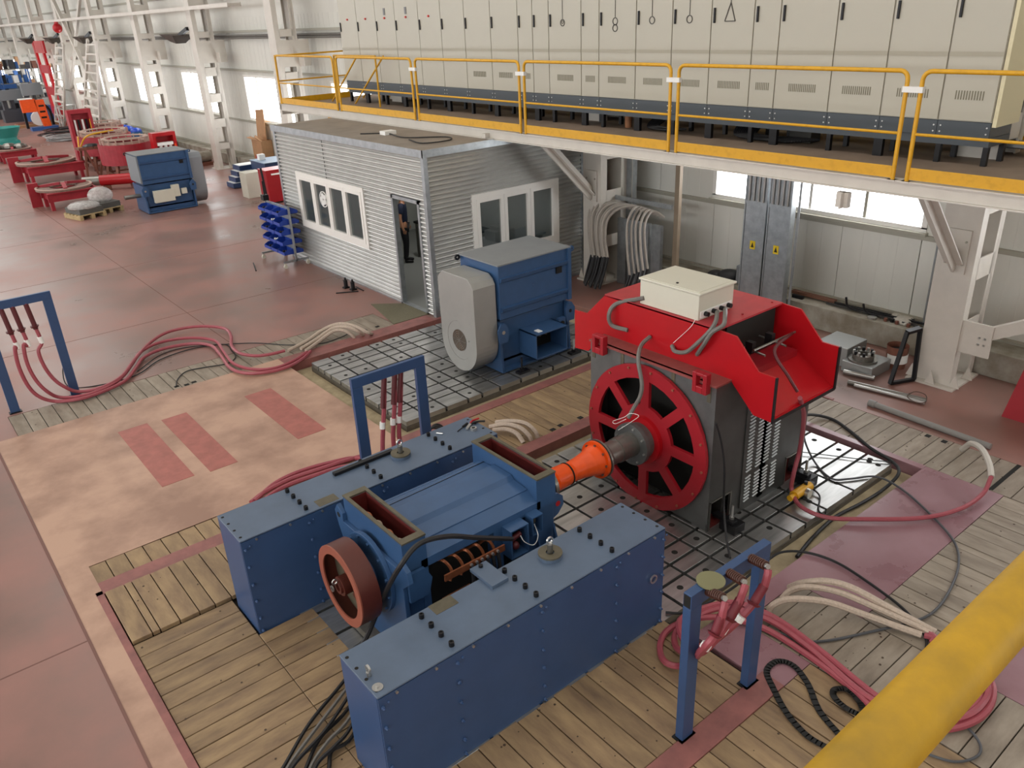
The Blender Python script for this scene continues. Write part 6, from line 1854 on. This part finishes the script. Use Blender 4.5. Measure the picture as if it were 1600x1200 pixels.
t = thing('grey_roller', 'grey hollow pipe section on timber by the kerb beside the far column', 'pipe', (10.3, 33.0, 0))
obj('pipe', MB().ring((0, 0, 0.32), 'x', 0.1, 0.2, 0, 0.9, 22), CONC, t)
obj('timber', MB().box(-0.1, 1.0, -0.3, 0.3, 0, 0.12), RUST, t)
# cartons on the ledge
t = thing('carton', 'open brown cardboard box standing on the window ledge near the far column', 'box', (11.75, 29.0, 0.38))
obj('carton_body', MB().box(0, 0.42, 0, 0.85, 0, 0.75), CARD, t)
obj('flap', MB().bar((0.05, 0.0, 0.75), (-0.15, 0.1, 0.95), 0.5, 0.01).bar((0.1, 0.6, 0.75), (-0.1, 0.85, 0.85), 0.3, 0.01), CARD, t)
obj('red_mark', MB().box(-0.003, 0, 0.1, 0.3, 0.05, 0.2).box(-0.003, 0, 0.5, 0.7, 0.05, 0.2), RED_D, t)
tag(obj('cardboard_sheet', MB().hexa([(11.95, 29.0, 1.13), (11.99, 29.0, 1.13), (11.99, 29.75, 1.13), (11.95, 29.75, 1.13), (12.02, 29.0, 2.2), (12.04, 29.0, 2.2), (12.04, 29.7, 2.15), (12.02, 29.7, 2.15)]), CARD), 'flat brown cardboard sheet upright behind the open carton', 'cardboard')
# blue trays, blue cabinet, white box, red tool chest
for k in range(4):
    t = thing('blue_tray', 'blue steel tray in the stack left of the far blue cabinet, %s from the bottom' % ['first', 'second', 'third', 'fourth'][k], 'tray', (9.75+0.12*k, 27.0+0.05*k, 0.02+0.17*k), 'stacked blue trays')
    obj('tray_box', MB().box(0, 0.95-0.1*k, 0, 0.6, 0, 0.15), mat('tray_blue', '2F4468', 0.45), t)
    obj('white_sheet', MB().box(0.03, 0.92-0.1*k, 0.03, 0.57, 0.15, 0.16), PAPER, t)
t = thing('blue_cabinet', 'dark blue floor cabinet left of the corrugated cabin', 'cabinet', (10.05, 26.2, 0))
obj('cabinet_body', MB().box(0.4, 1.5, -0.4, 0.75, 0, 0.85), mat('tray_blue', '', 0.4), t)
obj('cabinet_top', MB().box(0.38, 1.52, -0.42, 0.77, 0.85, 0.87), mat('cab_top', '8EA6BE', 0.4), t)
obj('white_carton', MB().box(0.55, 0.75, 0.3, 0.5, 0.87, 1.05), PAPER, t)
obj('grille_plate', MB().box(0.95, 1.4, -0.41, -0.4, 0.5, 0.8), BLACK, t)
tag(obj('white_cabinet', MB().box(9.45, 10.0, 25.0, 25.5, 0, 0.78), BOXW, bevel=0.01), 'white box cabinet on the floor between the blue trays and the red tool chest', 'cabinet')
t = thing('tool_chest', 'red tool chest standing against the far corner of the cabin', 'tool chest', (9.35, 23.6, 0))
obj('chest_body', MB().box(0.2, 0.95, 0, 0.6, 0.05, 0.98), RED_D, t, bevel=0.01)
obj('chest_top', MB().box(0.19, 0.96, -0.01, 0.61, 0.98, 1.0), RED, t)
obj('handle', MB().box(0.35, 0.8, -0.03, -0.02, 0.85, 0.9), PAPER, t)
t = thing('trolley_jack', 'black pump trolley with upright handle beside the red tool chest', 'jack', (8.6, 21.4, 0))
obj('base_frame', MB().box(-0.15, 0.3, -0.2, 0.25, 0.05, 0.3), BLACK, t)
obj('upright', MB().cyl((0, 0, 0.3), (-0.02, 0.1, 1.45), 0.03, n=8), BLACK, t)
obj('wheel', MB().cyl((-0.2, -0.15, 0.08), (-0.15, -0.15, 0.08), 0.08, n=14), BLACK, t)
obj('wheel', MB().cyl((0.3, -0.15, 0.08), (0.35, -0.15, 0.08), 0.08, n=14), BLACK, t)
# orange machine on blue base, teal tub
t = thing('orange_machine', 'orange lifting machine standing on a blue base at the far left', 'machine', (9.6, 54.0, 0))
t.scale = (0.62, 0.62, 0.62)
obj('base', MB().box(-1.6, 0.6, -0.6, 0.4, 0, 0.3), mat('base_blue', '2C5490', 0.45), t)
obj('column_body', MB().hexa([(-0.5, -0.3, 0.3), (0.1, -0.3, 0.3), (0.1, 0.2, 0.3), (-0.5, 0.2, 0.3), (-0.8, -0.3, 2.6), (0.0, -0.3, 2.6), (0.0, 0.2, 2.6), (-0.8, 0.2, 2.6)]), ORANGE, t)
obj('head', MB().box(-1.9, -0.7, -0.3, 0.2, 1.6, 2.7), ORANGE, t)
obj('white_cap', MB().box(-2.0, -0.9, -0.35, 0.25, 2.7, 2.8), PAPER, t)
for q in range(3):
    obj('dark_slot', MB().box(-0.55, -0.1, -0.32, -0.3, 1.0+0.5*q, 1.15+0.5*q), DARK, t)
t = thing('teal_tub', 'teal plastic hopper tub at the left edge of the far floor', 'tub', (6.3, 46.9, 0))
obj('tub', MB().cyl((0, 0, 0.5), (0, 0, 0.95), 0.5, 0.75, n=20, caps=False).cyl((0, 0, 0), (0, 0, 0.5), 0.5, 0.48, n=20), TEAL, t, smooth=True)
obj('pedestal', MB().box(-0.5, 0.5, -0.5, 0.5, 0, 0.35), TEAL, t)
# steel coil heaps, wire loops and clutter
for i, (x, y, r, m_, lb) in enumerate(((9.2, 47.9, 1.05, mat('grey_strap', 'A5A5A5', 0.4, 0.4), 'flat heap of pale steel strip on the far floor left of the stator frames'), (9.6, 51.0, 1.1, BLACK, 'flat heap of dark steel strip behind the pale one'))):
    b = MB()
    for q in range(7):
        a0 = random.uniform(0, 6)
        b.ring((random.uniform(-0.25, 0.25), random.uniform(-0.4, 0.4), 0.03*q), 'z', r*random.uniform(0.5, 0.85), r*random.uniform(0.88, 1.0), 0, 0.03, 22, a0, a0+4.5)
    tag(obj('strip_heap', b, m_, None, (x, y, 0)), lb, 'steel strip', kind='stuff')
t = thing('hose_arch', 'black hose arch above a white reel behind the steel strip heaps', 'hose', (9.4, 55.5, 0))
obj('hoop', MB().ring((0, 0, 0.7), 'y', 0.62, 0.75, -0.1, 0.1, 24, 0, pi).box(-0.75, -0.62, -0.1, 0.1, 0, 0.7).box(0.62, 0.75, -0.1, 0.1, 0, 0.7), BLACK, t)
obj('reel', MB().cyl((0, -0.1, 0.5), (0, 0.1, 0.5), 0.4, n=20), PAPER, t)
t = thing('tube_trolley', 'white tubular trolley behind the steel strip heaps', 'trolley', (10.2, 53.6, 0))
for x, y in ((0, 0), (0.9, 0), (0, 0.7), (0.9, 0.7)):
    obj('post', MB().cyl((x, y, 0), (x, y, 1.2), 0.04, n=8), SILVER, t)
obj('shelf', MB().box(0, 0.9, 0, 0.7, 0.4, 0.45), SILVER, t)
obj('shelf', MB().box(0, 0.9, 0, 0.7, 1.15, 1.2), SILVER, t)
clut = [(8.4, 61, 1.6, 2.2, 'dark'), (9.6, 60.0, 1.4, 2.6, 'blue'), (7.4, 64, 1.8, 2.4, 'dark'), (8.9, 65, 1.6, 3.0, 'grey'), (6.6, 68.5, 2.0, 2.6, 'dark'), (9.9, 68, 1.4, 2.2, 'blue'), (7.9, 71.5, 1.8, 3.0, 'grey')]
clut = [(x, y, w_, h*0.95, c) for x, y, w_, h, c in clut]
cm = {'dark': mat('machine_dark', '3E4046', 0.5), 'blue': mat('machine_blue', '34609E', 0.45), 'grey': mat('machine_grey', '7E8488', 0.5)}
for k, (x, y, w_, h, c) in enumerate(clut):
    t = thing('machine_tool', '%s machine tool in the cluttered far workshop, %s row, %s' % ({'dark': 'dark grey', 'blue': 'blue', 'grey': 'light grey'}[c], ['nearest', 'nearest', 'second', 'second', 'third', 'third', 'last'][k], 'left side' if k % 2 == 0 else 'right side'), 'machine', (x, y, 0), 'far workshop machines')
    obj('bed', MB().box(0, w_, -0.4, 0.5, 0, h*0.35), cm[c], t)
    obj('column_block', MB().box(w_*0.1, w_*0.5, -0.2, 0.4, h*0.35, h*0.8), cm['dark'], t)
    obj('head', MB().box(0, w_*0.8, -0.35, 0.1, h*0.62, h*0.9), cm['grey' if c != 'grey' else 'blue'], t)
    obj('spindle', MB().cyl((w_*0.3, -0.2, h*0.4), (w_*0.3, -0.2, h*0.62), 0.1, n=10), STEEL, t)
    obj('work_light', MB().ball((w_*0.9, -0.3, h*0.7), 0.12, 8, 5), PAPER, t)
t = thing('timber_stack', 'low stack of brown timber and plates on the far floor beside the blue shelf', 'timber', (9.3, 56.8, 0))
for q in range(5):
    obj('board', MB().box(-0.9, 1.2, -0.6+0.3*q, -0.35+0.3*q, 0, 0.16+0.05*(q % 2)), RUST if q % 2 else CARD, t)
for i, (x, y, lb) in enumerate(((10.6, 62.0, 'loaded storage rack in the far workshop, nearest the red tower'), (9.2, 63.2, 'loaded storage rack in the far workshop, middle'), (8.0, 66.5, 'loaded storage rack in the far workshop, farthest left'), (10.4, 70.0, 'loaded storage rack in the far workshop, farthest back by the wall'))):
    t = thing('storage_rack', lb, 'rack', (x, y, 0), 'far workshop racks')
    for px_, py_ in ((0, 0), (1.6, 0), (0, 0.8), (1.6, 0.8)):
        obj('post', MB().box(px_, px_+0.06, py_, py_+0.06, 0, 3.0), cm['blue'], t)
    for z in (0.3, 1.2, 2.1, 2.95):
        s_ = obj('shelf', MB().box(0, 1.66, 0, 0.86, z, z+0.05), STEEL, t)
        for q in range(5):
            w_, h_ = random.uniform(0.15, 0.3), random.uniform(0.15, 0.6)
            mm = (cm['dark'], BLACK, cm['blue'], PAPER, CARD, RUST, STEEL)[random.randrange(7)]
            obj('stored_box', MB().box(0.05+0.32*q, 0.05+0.32*q+w_, 0.05, 0.5, z+0.05, z+0.05+h_), mm, s_)
# red and white gate panel, ladders
t = thing('red_tower', 'tall red lattice panel with window openings at the far left', 'panel', (10.6, 57.0, 0))
obj('side_rail', MB().bar((0, 0.0, 0.0), (0, 0.9, 4.5), 0.12, 0.35), RED, t)
obj('side_rail', MB().bar((0, -2.0, 0.0), (0, -1.2, 4.5), 0.12, 0.35), RED, t)
for z in (0.8, 1.9, 3.1, 4.2):
    obj('cross_plate', MB().box(-0.05, 0.05, -1.9, 0.6, z-0.25, z+0.2 if z < 4 else z+0.4), RED, t)
for i, (pa, pb, pc_, pd, lb) in enumerate((((122, 172), (137, 62), (147, 172), (150, 62), 'white ladder leaning by the far columns, right one'), ((80, 168), (88, 68), (93, 168), (99, 68), 'white ladder leaning beside the red lattice panel, left one'))):
    xx = 10.5 if i == 0 else 10.4
    a, b_, c, d = wx(*pa, xx), wx(*pb, xx), wx(*pc_, xx), wx(*pd, xx)
    a.z = c.z = 0.0
    t = thing('ladder', lb, 'ladder', (0, 0, 0), 'white ladders')
    obj('stile', MB().bar(a, b_, 0.1, 0.14), COLW, t)
    obj('stile', MB().bar(c, d, 0.1, 0.14), COLW, t)
    for q in range(11):
        f = (q+0.5)/11
        obj('rung', MB().bar(a.lerp(b_, f), c.lerp(d, f), 0.12, 0.08), COLW, t)
t = thing('wind_bracing', 'white diagonal wind brace crossing between two far columns', 'brace', (0, 0, 0))
obj('brace_bar', MB().bar((10.8, 45.0, 0.4), (10.8, 52.0, 7.5), 0.16, 0.2), COLW, t)
obj('brace_bar', MB().bar((10.8, 52.0, 2.2), (10.8, 45.4, 6.5), 0.12, 0.16), COLW, t)
# floodlights on the far columns
for k, y in enumerate((31.75, 45.35, 52.15, 58.95)):
    t = thing('floodlight', 'black floodlight with wide pan shade on the %s far column from the right' % ['first', 'second', 'third', 'fourth'][k], 'lamp', (10.85, y, 4.72), 'black floodlights')
    obj('arm', MB().bar((0, 0, 0.2), (-0.1, 0.7, -0.02), 0.1, 0.12), BLACK, t)
    obj('pan', MB().hexa([(-0.25, 0.75, -0.28), (0.1, 0.75, -0.28), (0.1, 1.3, -0.22), (-0.25, 1.3, -0.22), (-0.45, 0.4, 0.0), (0.35, 0.4, 0.0), (0.35, 1.9, 0.05), (-0.45, 1.9, 0.05)]), mat('shade_brown', '4E463E', 0.5), t)
# cable trays high on the wall
t = thing('ladder_tray', 'long pale cable ladder tray running high across the far columns', 'cable tray', (10.6, 27.0, 5.5))
L_ = 62
obj('side_rail', MB().box(0, 0.03, 0, L_, 0, 0.12).box(0.42, 0.45, 0, L_, 0, 0.12), COLW, t)
b = MB()
for q in range(77):
    b.box(0.03, 0.42, q*0.8, q*0.8+0.3, 0.02, 0.1)
obj('rungs', b, COLW, t, kind='stuff')
tag(obj('red_beacon', MB().ball((10.62, 50.8, 5.2), 0.24, 12, 8).cyl((10.62, 50.8, 5.3), (10.62, 50.8, 5.51), 0.1, n=10), RED), 'red warning beacon hanging under the far cable tray', 'beacon')
for k, z in enumerate((4.55, 4.62)):
    tag(obj('wall_conduit', MB().cyl((12.05, 16, z), (12.05, 90, z), 0.035, n=8), GREYCAB), '%s grey conduit running along the window wall above the windows' % ['lower', 'upper'][k], 'conduit')
for k, y in enumerate((18.6, 25.4, 32.2)):
    tag(obj('down_duct', MB().box(11.2, 11.35, y, y+0.2, 0.4, 8.5), COLW), 'white vertical cable duct just left of the %s column from the cabin' % ['nearest', 'second', 'third'][k], 'duct')
